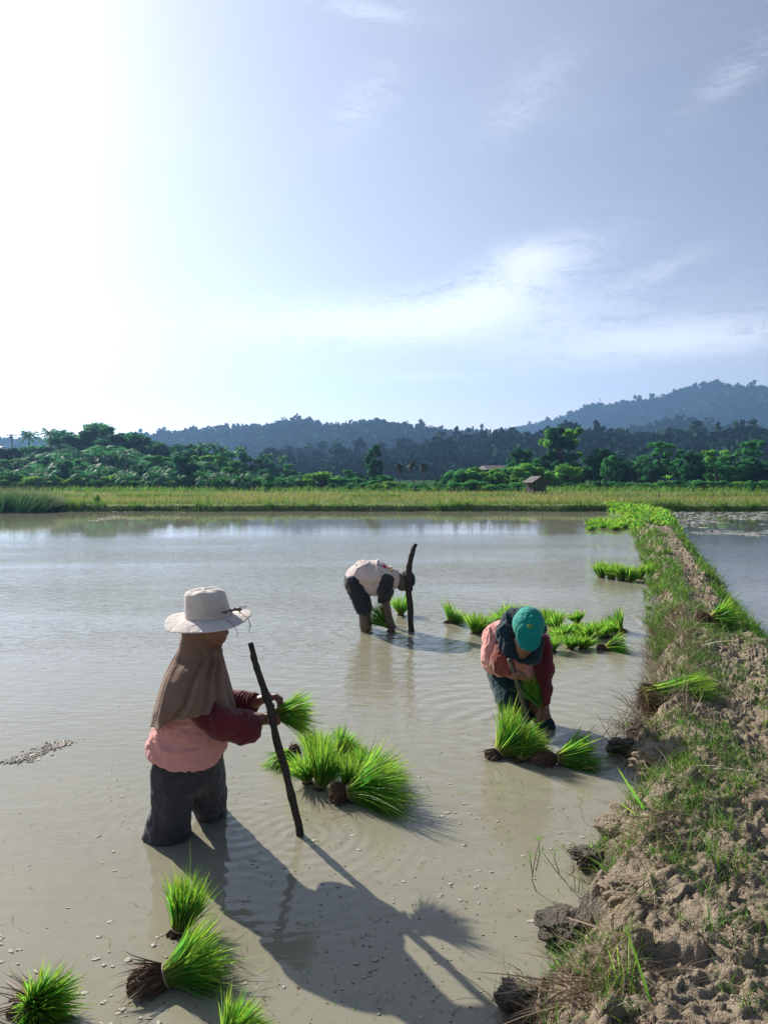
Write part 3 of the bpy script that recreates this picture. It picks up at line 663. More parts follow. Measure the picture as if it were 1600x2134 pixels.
for u in np.arange(-110, 760, 40):
    k = random.choice(['oilpalm', 'oilpalm', 'broad', 'oilpalm', 'banana' if u > 300 else 'broad'])
    vt = (955 if u < 500 else 978) + random.uniform(-8, 16)
    lab = {'broad': 'leafy tree at the front edge of the left forest', 'oilpalm': 'oil palm with arching fronds at the front edge of the forest', 'banana': 'banana plant at the front edge of the forest'}[k]
    plant(k, u + random.uniform(-10, 10), vt if k != 'banana' else vt + 15, random.uniform(76, 84), lab, 'front row of the left forest, ' + k, wide=1.3)
for u in np.arange(-90, 800, 42):
    plant('bush', u + random.uniform(-12, 12), 992 + random.uniform(-10, 10), random.uniform(71, 76), 'dark bush at the foot of the left forest', 'bushes at the foot of the left forest', wide=1.9)
# skyline palms, fronds one by one
def hero_palm(u, vtop, d, seed, label, H, nf=15, L=2.0, el=(1.2, -.45), kind='coconut_palm', mat=None, droop=.5):
    top = px(u, vtop, d); Ht = top.z - .2; fr, tr = palm_parts(seed, H, nf, L, el[0], el[1], .3, 16, droop, .15, .6, .12)
    o = empty(kind, (top.x, d, .2), label, 'palm', scale=Ht / (H + L * .62)); o.rotation_euler = (0, 0, seed * 1.3)
    link('trunk', mesh('trunk', *tr), M_bark, o)
    for V, Fc, T in fr: link('frond', mesh('frond', V, Fc, attr=T), mat or M_palm, o)
    return o
hero_palm(60, 892, 112, 301, 'leftmost coconut palm rising above the forest skyline', 8.5)
hero_palm(108, 887, 112, 302, 'coconut palm on the skyline just left of the tallest broadleaf trees', 8.5)
for i, (u, v) in enumerate([(422, 916), (446, 918), (468, 925), (502, 926), (558, 940), (588, 945)]):
    hero_palm(u, v, 100, 310 + i, ['first dark palm head over the forest, left end of the row below the ridge', 'second dark palm head below the ridge, beside the first', 'third palm head below the ridge, lower than its neighbours', 'wide palm head at the middle of the forest top', 'palm standing apart where the forest drops', 'rightmost palm of the left forest with upright fronds'][i], 8, 13, 1.9)
for i, (u, v) in enumerate([(833, 962), (862, 958), (884, 962)]):
    hero_palm(u, v, 90, 330 + i, ['left of three thin palms in the gap at the middle', 'middle of three thin dry palms in the gap', 'right of three thin palms in the gap, beside the bushes'][i], 5, 14, 1.3, (1.4, -.9), 'thin_palm', M_palmdry, .7)
for i, (u, v, lab) in enumerate([(22, 962, 'big palm with long arching fronds in front of the forest at the left edge'), (100, 972, 'palm with spreading fronds above the tall grass clump'),
    (182, 966, 'palm with arching fronds in the dark front of the forest, left part'), (262, 974, 'palm below the tallest forest crowns'), (332, 964, 'palm with pale arching fronds right of the tallest crowns'),
    (372, 978, 'lower palm beside the pale frond palm'), (436, 972, 'palm under the row of dark palm heads'), (498, 976, 'front palm below the wide dark palm head'), (540, 984, 'low palm beside the small dark tree'), (612, 986, 'low palm where the forest drops towards the middle'), (672, 990, 'rightmost low palm of the forest front')]):
    hero_palm(u, v, 72 + (i % 3), 350 + i, lab, 1.6, 15, 2.6, (1.35, .15), 'oil_palm', None, .6)
plant('tall', 780, 928, 92, 'dark pointed tree standing alone near the middle of the tree line', var=0, wide=.95)
plant('broad', 745, 985, 88, 'dark rounded tree left of the pointed tree', var=0, wide=1.2)
plant('bush', 560, 990, 66, 'small dark tree in front of the forest edge', var=0, wide=.8)
plant('tall', 1166, 888, 98, 'tallest spreading green tree right of the middle, above the hut', var=1, wide=1.0)
o = plant('umbrella', 1172, 892, 99, 'layered flat crown tree grown into the tallest tree', var=1, wide=.8)
plant('broad', 1085, 934, 100, 'broad dark green tree left of the tallest tree', var=2, wide=1.1)
plant('broad', 1118, 958, 86, 'bright green tree right behind the hut', var=3, wide=1.0)
plant('broad', 1250, 935, 96, 'rounded green tree right of the tallest tree', var=0, wide=1.15)
plant('broad', 1272, 952, 88, 'lower bright round tree in front of the rounded tree', var=1, wide=.95)
plant('oilpalm', 985, 962, 92, 'palm tree showing above the bushes left of the house', var=0)
plant('umbrella', 1386, 922, 98, 'flat topped spreading tree right of the coconut palm', var=0, wide=.9)
plant('coco', 1330, 952, 90, 'coconut palm between round trees on the right', var=0)
plant('coco', 1312, 956, 93, 'half hidden coconut palm left of the other on the right', var=1)
plant('broad', 1440, 940, 92, 'blue green tree in the right tree line, fourth from the right', var=2)
plant('umbrella', 1492, 938, 96, 'taller light crowned tree in the right tree line', var=1, wide=.9)
plant('broad', 1520, 950, 90, 'wide blue green tree near the right edge', var=3, wide=1.3)
plant('umbrella', 1560, 918, 102, 'loose feathery tree at the right end of the tree line', var=0, wide=.7)
plant('banana', 1390, 980, 86, 'banana plant with pale drooping leaves in the right trees', var=0)
plant('umbrella', 1336, 1002, 76, 'small bright umbrella shaped tree at the field edge', var=1, wide=1.8).location.x = px(1468, 1000, 76).x
for u in np.arange(1180, 1660, 26):
    plant(random.choice(['broad', 'broad', 'umbrella']), u + random.uniform(-8, 8), 960 + random.uniform(-12, 14), random.uniform(92, 108), 'green tree filling the right tree line', 'trees filling the right tree line', wide=1.55)
for u in np.arange(905, 1180, 21):
    vt = np.interp(u, [905, 940, 1000, 1060, 1180], [1005, 982, 974, 966, 975]) + random.uniform(-6, 10)
    plant('bush', u, vt, random.uniform(78, 90), 'bright green leafy bush mass left of the hut', 'bushes left of the hut', wide=1.35)
for u in list(np.arange(700, 1080, 27)):
    plant('bush', u + random.uniform(-8, 8), random.uniform(1000, 1014), random.uniform(64, 71), 'low bright bush at the back of the rice field', 'low bushes at the back of the rice field', wide=2.0)
for u in list(np.arange(1190, 1640, 25)):
    plant('bush', u + random.uniform(-8, 8), random.uniform(1000, 1012), random.uniform(70, 80), 'low green bush at the foot of the right tree line', 'bushes at the foot of the right trees', wide=2.2)
for i, (u, v) in enumerate([(1565, 1002), (1585, 1003)]): plant('bush', u, v, 66, ['dark bush on the field by the right edge', 'small dark bush touching the right edge'][i], var=3)

# ---- field hut on stilts
M_plank = simple('weathered_wood', (.075, .07, .068), (.045, .042, .04), 9, .9, .5, .01)
M_tin = simple('rusty_tin', (.07, .055, .048), (.12, .10, .09), 3, .55, .4, .01, .4)
hd = 55.5; hb = px(1116, 1038, hd); hut = empty('field_hut', (hb.x, hd, .22), 'small weathered plank hut on stilts at the back of the rice field', 'hut', rot=(0, 0, R(24)), scale=.86)
zr, ze, zf_ = 1.72, 1.16, .52
for sx in (-1, 1):
    for k in range(4):
        sl = Matrix.Rotation(sx * R(30), 4, 'Y'); x0 = sx * .46
        v, f = box((x0, -.56 + .37 * k, 1.46), (1.08, .35, .025), sl); link('roof_sheet', mesh('roof_sheet', v, f, False), M_tin, hut)
for sx in (-.62, .62):
    for sy in (-.55, 0, .55): link('post', mesh('post', *tube([(sx, sy, -.4), (sx * 1.01, sy, 1.2)], .04, 6)), M_plank, hut)
for i, z in enumerate([.58, .74, .90, 1.06]):
    for sy in (-.58, .58): v, f = box((0, sy, z), (1.22 if i < 2 else .7, .02, .14)); link('plank', mesh('plank', v, f, False), M_plank, hut)
    for sx in (-.65, .65): v, f = box((sx, 0, z), (.02, 1.1, .14)); link('plank', mesh('plank', v, f, False), M_plank, hut)
v, f = box((0, 0, .48), (1.35, 1.25, .05)); link('floor', mesh('floor', v, f, False), M_plank, hut)
for k, (x0, x1) in enumerate([(-.2, -.62), (.05, .35)]): link('brace', mesh('brace', *tube([(x0, -.62, 1.35), (x1, -.7, .1)], .03, 6)), M_plank, hut)
# ---- house roof seen over the bushes, and the one cut by the left edge
def house(u, v, d, wd, hgt, roofm, wallm, label, rot):
    p = px(u, v, d); r = empty('house', (p.x, d, .2), label, 'house', rot=(0, 0, rot)); H = p.z - .2
    vv, f = box((0, 0, (H - hgt) / 2), (wd, 4, H - hgt)); link('wall', mesh('wall', vv, f, False), wallm, r)
    V = np.array([(-wd * .58, -2.5, H - hgt - .1), (wd * .58, -2.5, H - hgt - .1), (wd * .58, 2.5, H - hgt - .1), (-wd * .58, 2.5, H - hgt - .1), (-wd * .55, 0, H), (wd * .55, 0, H)])
    link('roof', mesh('roof', V, [np.array([[0, 1, 5, 4], [2, 3, 4, 5]]), np.array([[0, 4, 3], [1, 2, 5]])], False), roofm, r)
    for k in (-1, 1):
        vv, f = box((k * wd * .25, -2.02, H * .35), (.9, .06, 1.0)); link('window', mesh('window', vv, f, False), M_dark, r)
    return r
M_dark = simple('dark_opening', (.02, .02, .022), (.03, .03, .03), 5, .4, 0, 0)
M_wallp = simple('plaster', (.45, .42, .38), (.36, .33, .30), 2, .9, .2, .01)
M_white = simple('white_roof', (.72, .72, .74), (.62, .62, .66), 1, .5, .1, .01)
house(1030, 970, 104, 3.2, .5, M_tin, M_plank, 'small house with a low tin roof peeping over the bushes', R(10))
house(-42, 930, 104, 5.6, .3, M_white, M_plank, 'house with a white roof edge cut off by the left edge', R(8))
p = px(25, 905, 118); r = empty('utility_pole', (p.x, 118, .2), 'utility pole with a crossarm above the trees at far left', 'utility pole')
link('pole', mesh('pole', *tube([(0, 0, -.3), (0, 0, p.z - .2)], .09, 7)), M_plank, r)
for z in (.35, .75): v, f = box((0, 0, p.z - z), (1.6, .1, .1)); link('crossarm', mesh('crossarm', v, f, False), M_plank, r)
for x in (-.7, -.3, .3, .7): link('insulator', mesh('insulator', *tube([(x, 0, p.z - .3), (x, 0, p.z - .05)], .05, 6)), M_white, r)
# thin stakes in the field
for i, (u, lab) in enumerate([(1372, 'thin wooden stake in the rice behind the end of the bund'), (204, 'leafy sapling growing on the far bank, left part')]):
    p = gp(u, 1062); y = 40
    if i == 0:
        o = link('stake', mesh('stake', *tube([(0, 0, 0), (.02, 0, .75)], .02, 6)), M_plank, loc=(px(u, 1050, y).x, y, .2)); tag(o, lab, 'stake')
    else:
        c_, t_ = PROTO['bush'][1][1][0][1], PROTO['bush'][1][1][1][1]
        r = empty('sapling', (px(u, 1050, 38.2).x, 38.2, .15), lab, 'plant', scale=.24); r.scale = (.12, .12, .24)
        link('crown', c_, None, r, kind='stuff'); link('stem', t_, None, r)

ORD = 'leftmost,second,third,fourth,fifth,sixth,seventh,eighth,ninth,tenth,eleventh,twelfth,thirteenth,fourteenth,fifteenth,sixteenth,seventeenth,eighteenth,nineteenth,twentieth,twenty first,twenty second,twenty third,twenty fourth,twenty fifth,twenty sixth,twenty seventh,twenty eighth'.split(',')
bylab = {}
for lab, o in ROWLAB: bylab.setdefault(lab, []).append(o)
for lab, os_ in bylab.items():
    os_ = sorted(os_, key=lambda o: o.location.x / o.location.y); n = len(os_)
    for i, o in enumerate(os_):
        if n == 1: continue
        q = ORD[0] + ' ' if i == 0 else 'rightmost ' if i == n - 1 else None
        o['label'] = (q + lab) if q else (lab + ', ' + (ORD[i] + ' from the left' if i < n / 2 else ORD[n - 1 - i].replace('leftmost', 'first') + ' from the right'))

# ================================================================ SEEDLINGS, BUND PLANTS, WATER LITTER
M_root = simple('muddy_roots', (.22, .13, .08), (.10, .066, .042), 60, .75, .9, .006, .35)
M_tie = simple('straw_tie', (.42, .34, .22), (.30, .24, .15), 80, .8, .4, .003)
M_rootleaf = leaf_mat('root_fibre', [(0, (.12, .07, .045)), (1, (.22, .14, .09))], dark=.5, trans=0)
bn = [0]
def bundle_parts(root, Dv, L, n, spread, seed, base_r=.026, sag=.22, rootlen=.07, w=.0042, wild=.09, flat=1.0, tie=True, rootr=1.55, lenvar=.30):
    n = int(n * .72)
    g = np.random.default_rng(seed); bale = seed == 777; D = np.array(tuple(Dv)); D /= np.linalg.norm(D); up = np.array([0, 0, 1.]) if abs(D[2]) < .95 else np.array([0, 1., 0])
    A = np.cross(D, up); A /= np.linalg.norm(A); Bv = np.cross(A, D)
    a = g.uniform(0, 2 * np.pi, n); q = np.sqrt(g.random(n)); off = A * (np.cos(a) * q)[:, None] + Bv * (np.sin(a) * q * flat)[:, None]
    P = off * base_r; Dd = D + off * spread * .80 + g.normal(0, wild, (n, 3)); Ln = L * g.uniform(1 - lenvar, 1 + lenvar * .6, n) * (1 - .12 * q)
    lean = off * spread * .45 + np.array([0, 0, -1.]) * sag * (g.random(n) * .8 + .3)[:, None] * (np.linalg.norm(Dd[:, :2], axis=1, keepdims=True) + .15) + g.normal(0, .05, (n, 3))
    curl = g.normal(0, .085, (n, 3)) * (1 + 1.6 * (g.random((n, 1)) > .9)) + g.normal(0, .10, 3) * (.3 + g.random((n, 1)))
    if bale: curl = g.normal(0, .03, (n, 3))
    V, Fc, T = blades(P, Dd, Ln, np.full(n, w) * 1.55 * g.uniform(.6, 1.4, n), lean + curl, 5, seed, taper=.5)
    V[:, 2] = np.maximum(V[:, 2], -root.location.z + .002) if root.location.z < .2 else V[:, 2]
    link('leaves', mesh('leaves', V, Fc, attr=T), M_seed, root, kind='stuff')
    # root ball: ridged lump behind the tie
    if rootlen > 0:
        U_, Fi = ICO[4]; r = base_r * rootr; t = U_ @ D; lat = U_ - t[:, None] * D
        ang = np.arctan2(lat @ Bv, lat @ A); rid = .90 + .26 * np.sin(ang * 9 + 3 * vnoise(t * 2, ang, s=seed)) + .28 * vnoise(U_[:, 0] * 2.6, U_[:, 1] * 2.6, U_[:, 2] * 2.6, seed) + .22 * vnoise(U_[:, 0] * 7, U_[:, 1] * 8, U_[:, 2] * 8, seed + 1)
        widen = .62 + .45 * np.clip(-t + .3, 0, 1)
        Vr = lat * (r * rid * widen)[:, None] + D * ((t - .75) * rootlen * .62)[:, None]
        m_ = 150; a2 = g.uniform(0, 6.28, m_); o2 = (A * np.cos(a2)[:, None] + Bv * np.sin(a2)[:, None])
        v2, f2, t2 = blades(o2 * r * .6, -D + o2 * .5 + g.normal(0, .1, (m_, 3)), np.full(m_, rootlen * 1.15) * g.uniform(.6, 1.3, m_), np.full(m_, .005), g.normal(0, .15, (m_, 3)) - [0, 0, .1], 3, seed + 2)
        link('root_ball', mesh('root_ball', Vr, Fi), M_root, root)
        link('root_fibres', mesh('root_fibres', v2, f2, attr=t2), M_rootleaf, root, kind='stuff')
    if tie:
        th = np.linspace(0, 2 * np.pi, 15); ring = [(A * math.cos(x) + Bv * math.sin(x) * flat) * base_r * 1.08 + D * .004 for x in th]
        link('tie', mesh('tie', *tube(ring, .0035, 5, False)), M_tie, root)
def bundle(u0, v0, u1, v1, label, dy=0.0, z0=.012, n=620, spread=.35, group='bundles of rice seedlings standing in the water', **kw):
    bn[0] += 1; P0 = gp(u0, v0, z0); P1 = px(u1, v1, P0.y + dy); D = P1 - P0
    r = empty('seedling_bundle', P0, label, 'seedlings', group); bundle_parts(r, D, D.length * kw.pop('lf', 1.12), n, spread, 500 + bn[0], **kw); return r
GN = 'bundles of rice seedlings in the near water'
bundle(374, 1938, 402, 1836, 'upright seedling bundle with brown roots, rear one of the pair below the hatted woman', .03, n=900, spread=.30, group=GN, rootlen=.085, w=.0036, sag=.1, base_r=.030)
bundle(345, 2034, 462, 1978, 'big tied seedling bundle with a large rust brown root ball, front of the pair', .04, n=1150, spread=.42, group=GN, rootlen=.125, w=.0036, sag=.12, base_r=.036, rootr=1.9, z0=.03)
bundle(78, 2098, 108, 2092, 'short seedling bundle seen end on in the bottom left corner', -.055, n=1300, spread=.62, group=GN, rootlen=.15, w=.0038, base_r=.050, sag=.15, rootr=1.35, z0=.03, lf=1.15, tie=False)
bundle(470, 2172, 520, 2098, 'seedling bundle cut off by the bottom edge of the picture', .02, n=800, spread=.5, group=GN, w=.0036)
GM = 'bundles of rice seedlings heaped beside the near stake'
bundle(606, 1572, 588, 1590, 'drooping mop like seedling bundle just behind the near stake', -.08, n=700, spread=1.2, group=GM, lf=1.6, sag=.8, tie=False, z0=.06)
bundle(655, 1592, 668, 1524, 'upright seedling bundle at the back left of the heap', .04, n=800, spread=.5, group=GM)
bundle(640, 1628, 634, 1570, 'seedling bundle at the left front of the heap, leaning left', 0, n=650, spread=.6, group=GM)
bundle(668, 1640, 686, 1560, 'bright upright seedling bundle at the front centre of the heap', .03, n=950, spread=.5, group=GM)
bundle(705, 1572, 742, 1528, 'wide seedling bundle at the back right of the heap', .05, n=900, spread=.75, group=GM, sag=.4)
bundle(755, 1598, 772, 1566, 'small dark seedling bundle at the right back of the heap', .02, n=560, spread=.8, group=GM)
bundle(722, 1648, 748, 1582, 'thin seedling bundle standing behind the exposed brown roots', .03, n=520, spread=.45, group=GM)
bundle(752, 1625, 822, 1572, 'seedling bundle pointing right above the lying one', .05, n=760, spread=.5, group=GM)
bundle(725, 1652, 845, 1625, 'large seedling bundle lying with exposed brown roots at the right of the heap', -.02, n=1300, spread=.55, group=GM, rootlen=.10, sag=.2, base_r=.04, rootr=1.5, z0=.045)
GW = 'bundles of rice seedlings around the woman in the cap'
bundle(1040, 1568, 1105, 1505, 'big seedling bundle with pale tied stems in front of the woman in the green cap', .03, n=1500, spread=.62, group=GW, rootlen=.09, w=.005, base_r=.038, sag=.25, z0=.03)
bundle(1086, 1582, 1108, 1520, 'seedling bundle rising behind the big tied one at her feet', .05, n=900, spread=.5, group=GW, sag=.4, w=.005)
bundle(1160, 1580, 1258, 1572, 'seedling bundle lying flat between the woman in the cap and the bank', -.02, n=1200, spread=.5, group=GW, rootlen=.15, sag=.2, base_r=.032, w=.005, z0=.04, rootr=1.15)
GB = 'bundles of rice seedlings scattered behind the woman in the cap'
for i, (u0, v0, u1, v1, lab) in enumerate([
    (936, 1296, 958, 1264, 'leftmost seedling bundle of the scattered group, fanning right'), (988, 1318, 995, 1282, 'seedling bundle with brown roots at the left of the cap woman, nearest her shoulder'),
    (1006, 1316, 1022, 1290, 'seedling bundle leaning right beside her pink shoulder'), (1052, 1296, 1040, 1264, 'spiky seedling bundle showing above her dark collar'),
    (1074, 1290, 1074, 1260, 'seedling bundle whose tips show directly over the green cap, left side'), (1138, 1298, 1140, 1268, 'topmost seedling bundle right of the green cap'),
    (1158, 1308, 1152, 1280, 'second seedling bundle from the top right of the cap'), (1172, 1330, 1164, 1298, 'broad bright seedling bundle in the middle right of the cap'),
    (1150, 1356, 1142, 1326, 'dark seedling bundle just right of her sleeve'), (1188, 1350, 1192, 1326, 'lowest seedling bundle of the cluster touching her right side'),
    (1202, 1296, 1198, 1276, 'small round seedling bundle at the top centre of the right part'), (1196, 1320, 1190, 1300, 'small seedling bundle below the small round one'),
    (1228, 1328, 1214, 1302, 'yellowish seedling bundle in the middle of the right part'), (1252, 1316, 1244, 1298, 'seedling bundle behind the yellowish one'),
    (1214, 1350, 1218, 1324, 'seedling bundle at the lower middle, over its own reflection'), (1262, 1326, 1246, 1308, 'seedling bundle lying towards the left with a dark root trail'),
    (1292, 1314, 1266, 1288, 'seedling bundle at the far right with long bare roots'), (1262, 1352, 1306, 1346, 'lowest right seedling bundle lying flat on the water')]):
    bundle(u0, v0, u1, v1, lab, .02 if i != 17 else -.03, n=430, spread=.85, group=GB, w=.008, rootlen=.09 if i > 10 else .05, tie=False, wild=.08, base_r=.036, lf=1.1)
GS = 'row of seedling bundles standing at the bank'
for i, (u0, v0, u1, v1, lab) in enumerate([(1252, 1202, 1250, 1173, 'first bundle of the row by the bank, farthest into the water'), (1273, 1205, 1271, 1176, 'second bundle of the row by the bank'),
    (1294, 1208, 1294, 1176, 'third bundle of the row by the bank, with pale roots'), (1310, 1211, 1322, 1184, 'fourth bundle of the row by the bank, leaning right'),
    (1332, 1204, 1330, 1178, 'fifth bundle of the row, against the bank'), (1354, 1198, 1354, 1176, 'last bundle of the row, on the edge of the bank')]):
    bundle(u0, v0, u1, v1, lab, .0, n=420, spread=.38, group=GS, w=.011, tie=False, base_r=.06, rootlen=.10, lf=1.05, sag=.12)
g = np.random.default_rng(99)
heap = []
for i in range(15):
    u = 1230 + 80 * ((i * .618) % 1); v = 1086 + 17 * g.random()
    heap.append(bundle(u, v + 2, u + g.uniform(-4, 4), v - 9 - 6 * g.random(), 'bright yellow green seedling bundle in the farthest heap by the bund', 0, n=260, spread=1.0, group='farthest heap of seedling bundles', w=.022, tie=False, base_r=.08, rootlen=0, sag=.5))
heap.sort(key=lambda o: o.location.x / o.location.y)
for i, o in enumerate(heap): o['label'] = 'bright seedling bundle in the farthest heap by the bund, ' + (ORD[i] if i == 0 else ORD[i] + ' from the left' if i < 8 else ORD[14 - i].replace('leftmost', 'first') + ' from the right')
bundle(835, 1280, 838, 1240, 'seedling bundle standing alone beside the far stake', 0, n=420, spread=.5, group=None, w=.007, tie=False, base_r=.04, rootlen=.02, lf=1.1)
# on the bund
def bund_point(u, v):
    z = .2
    for _ in range(6):
        p = gp(u, v, z); z = float(bund_h(np.array([p.x]), np.array([p.y]))[0])
    return gp(u, v, z)
p = bund_point(1340, 1490)
r = empty('seedling_bale', (p.x - .02, p.y - .08, p.z + .14), 'thick bale of long seedlings with rust brown roots lying on the edge of the bund', 'seedlings', None)
bundle_parts(r, (1, -.12, .16), .46, 2600, .10, 777, base_r=.095, rootlen=0, sag=.05, w=.006, tie=False, wild=.03, flat=.9)
g = np.random.default_rng(8); n = 900; a = g.uniform(0, 6.28, n); q = np.sqrt(g.random(n)) * .108
V, Fc, T = blades(np.stack([np.full(n, .10), np.cos(a) * q, np.sin(a) * q], -1), np.tile([-1, 0, -.05], (n, 1)) + g.normal(0, .10, (n, 3)), g.uniform(.10, .16, n), np.full(n, .008), g.normal(0, .14, (n, 3)), 3, 9)
link('root_fibres', mesh('root_fibres', V, Fc, attr=T), M_rootleaf, r, kind='stuff')
p = bund_point(1480, 1300); r = empty('seedling_bundle', (p.x, p.y, p.z + .05), 'loose seedling bundle lying on top of the bund at its right side', 'seedlings')
bundle_parts(r, (1, -.1, .12), .33, 900, .6, 778, base_r=.05, rootlen=.16, w=.008, sag=.25)

# ---- stakes
def stake(pts, rad, label, seed, knots):
    P = np.array([tuple(p) for p in pts]); t = np.linspace(0, 1, 40); tt_ = np.linspace(0, 1, len(P))
    C = np.stack([np.interp(t, tt_, P[:, i]) for i in range(3)], -1); rr = np.interp(t, tt_, rad)
    C[:, 0] += .005 * vnoise(t * 9, t * 0, s=seed); C[:, 1] += .005 * vnoise(t * 9, t * 0 + 5, s=seed)
    for k in knots: rr = rr + .006 * np.exp(-((t - k) / .012) ** 2)
    base = C[0].copy(); o = link('wooden_stake', mesh('wooden_stake', *tube(C - base, rr, 12, True, seed, .22)), M_stake, loc=base); tag(o, label, 'stake'); return o
M_stake = simple('stake_bark', (.060, .048, .036), (.030, .026, .022), 40, .8, .9, .006)
PD = PB.y
def along(u0, v0, d0, u1, v1, d1, t): return px(u0, v0, d0).lerp(px(u1, v1, d1), t)
stake([px(636, 1790, PD), px(626, 1742, PD), px(608, 1660, PD - .015), px(585, 1570, PD - .04), px(562, 1475, PD - .07), px(541, 1405, PD - .06), px(522, 1340, PD - .05)],
      [.019, .0185, .018, .0185, .018, .016, .0125], 'dark wooden stake leaning in front of the hatted woman', 3, (.34, .63, .72, .86, .93))
d2 = P2B.y
stake([px(857, 1345, d2), px(857, 1312, d2), px(854, 1260, d2), px(850, 1220, d2), px(852, 1180, d2), px(860, 1150, d2), px(866, 1133, d2)],
      [.034, .033, .034, .036, .034, .028, .020], 'crooked wooden stake standing beside the bending man', 5, (.5, .66, .8, .88))

# ---- clods of mud dumped along the water's edge
def clod(u, v, size, flat, seed, label, z=0.0):
    U_, Fi = ICO[5]; p = gp(u, v, z); g = np.random.default_rng(seed); o3 = g.random(3) * 50
    q = U_ * 1.0; nz = lambda f, s_: vnoise(q[:, 0] * f + o3[0], q[:, 1] * f + o3[1], q[:, 2] * f + o3[2], s_)
    r = 1 + .34 * nz(1.3, 1) + .22 * nz(2.9, 2) + .12 * nz(6.5, 3) + .06 * nz(14, 4) + .035 * nz(30, 5)
    r = r - .10 * np.clip(1 - np.abs(nz(3.6, 7)) * 7, 0, 1) - .05 * np.clip(1 - np.abs(nz(8.5, 8)) * 6, 0, 1)
    V = U_ * r[:, None] * np.array([size * g.uniform(.9, 1.3), size * g.uniform(.8, 1.1), size * flat]); V[:, 2] += size * flat * .25
    o = link('mud_clod', mesh('mud_clod', V, Fi), M_mud, loc=p); tag(o, label, 'mud clod', 'clods of mud along the water edge')
for i, a in enumerate([(1390, 1600, .105, .62, 'largest cracked clod of mud, below the lying seedling bundle'), (1385, 1660, .075, .6, 'rounded clod of mud under the largest one'),
    (1330, 1735, .12, .5, 'broad pitted clod at the foot of the long green leaves'), (1240, 1792, .07, .42, 'low dark clod with twigs standing in the water'),
    (1185, 1935, .075, .35, 'flat wet clod sticking out into the water'), (1240, 1925, .06, .4, 'small wet clod beside the flat one'),
    (1345, 1870, .105, .45, 'pale dry clod with cracks in the lower right'), (1095, 2085, .07, .42, 'dark wet clod at the lower end of the bank'),
    (1360, 2075, .075, .5, 'dry clod near the bottom edge behind the dead grass'), (1300, 1560, .07, .45, 'shaded clod just right of the lying bundle tips'),
    (1350, 1520, .09, .45, 'shaded clod under the bale of seedlings'), (1475, 1640, .09, .35, 'dry clod on the path edge, right of the rounded one')]):
    clod(a[0], a[1], a[2] * 1.25, a[3] * 1.15, 60 + i, a[4], (.11 if i < 3 else .03) if i not in (6, 8, 11) else .17)
# drift of half dry mud crumbs in the open water at left
g = np.random.default_rng(4); parts = []
def blobset(cs, sizes, flat, seed, ico=1):
    U_, Fi = ICO[ico]; out_ = []; gg = np.random.default_rng(seed)
    for c_, s_ in zip(cs, sizes):
        r = 1 + .75 * vnoise(U_[:, 0] * 2.4 + c_[0] * 31, U_[:, 1] * 2.4 + c_[1] * 17, U_[:, 2], seed); sc3 = np.array([s_ * gg.uniform(.7, 1.7), s_ * gg.uniform(.6, 1.1), s_ * flat])
        a = gg.uniform(-.9, .9); V = U_ * r[:, None] * sc3; V = np.stack([V[:, 0] * math.cos(a) - V[:, 1] * math.sin(a), V[:, 0] * math.sin(a) + V[:, 1] * math.cos(a), V[:, 2]], -1)
        out_.append((V + np.array([c_[0], c_[1], c_[2] if len(c_) > 2 else 0]), Fi))
    v, f, _ = cat_mesh(out_); return v, f
a0, a1, a2 = gp(10, 1592), gp(70, 1572), gp(138, 1548); cs = []
for k in range(520):
    t = g.random(); c_ = (a0.lerp(a1, t / .35) if t < .35 else a1.lerp(a2, (t - .35) / .65)); wdt = .02 + .11 * math.sin(math.pi * min(1, t * 1.02)) ** 2
    cs.append((c_.x + g.normal(0, .03) , c_.y + g.normal(0, wdt * .6), .0))
v, f = blobset(cs, g.uniform(.003, .011, len(cs)), .5, 5); c0 = np.array(tuple(a1)); 
M_wetmud = simple('wet_mud', (.13, .11, .09), (.07, .058, .046), 50, .6, .6, .004, .5)
o = link('mud_drift', mesh('mud_drift', v - c0, f), M_wetmud, loc=a1); tag(o, 'drift of glistening mud crumbs in the open water at left', None, kind='stuff')

# ---- froth, specks and straw afloat
M_foam = simple('froth', (.42, .38, .32), (.28, .25, .20), 120, .8, .3, .002, .5)
def on_water(u, v): 
    p = gp(u, v); return p.x < xl(p.y) - .05 and not (abs(p.x - W1.x) < .2 and abs(p.y - W1.y) < .2)
cs = []; sz = []
g = np.random.default_rng(14)
while len(cs) < 430:
    u, v = g.uniform(-40, 1320), 1430 + 760 * g.random() ** .75
    if fbm(np.array([u / 120.]), np.array([v / 60.]), o=2, s=3)[0] + g.normal(0, .25) < -.12 or not on_water(u, v): continue
    p = gp(u, v); cs.append((p.x, p.y, .0008)); sz.append(.0025 + .0125 * g.random() ** 4.0)
    if g.random() < .3: cs.append((p.x + g.normal(0, .014), p.y + g.normal(0, .01), .002)); sz.append(.004 + .006 * g.random())
v, f = blobset(cs, sz, .035, 6); link('floating_froth', mesh('floating_froth', v, f), M_foam, kind='stuff')['label'] = 'flecks of pale froth floating on the near water'
cs = []; sz = []
while len(cs) < 900:
    u, v = g.uniform(-40, 1320), 1560 + 620 * g.random()
    if not on_water(u, v) or fbm(np.array([u / 200.]), np.array([v / 100.]), o=2, s=33)[0] + .0015 * (u - 500) * .3 + g.normal(0, .2) < 0: continue
    p = gp(u, v); cs.append((p.x, p.y, .0)); sz.append(.0015 + .004 * g.random() ** 2)
v, f = blobset(cs, sz, .4, 7, 0); link('floating_specks', mesh('floating_specks', v, f), M_root, kind='stuff')['label'] = 'dark specks of root and soil floating on the near water'
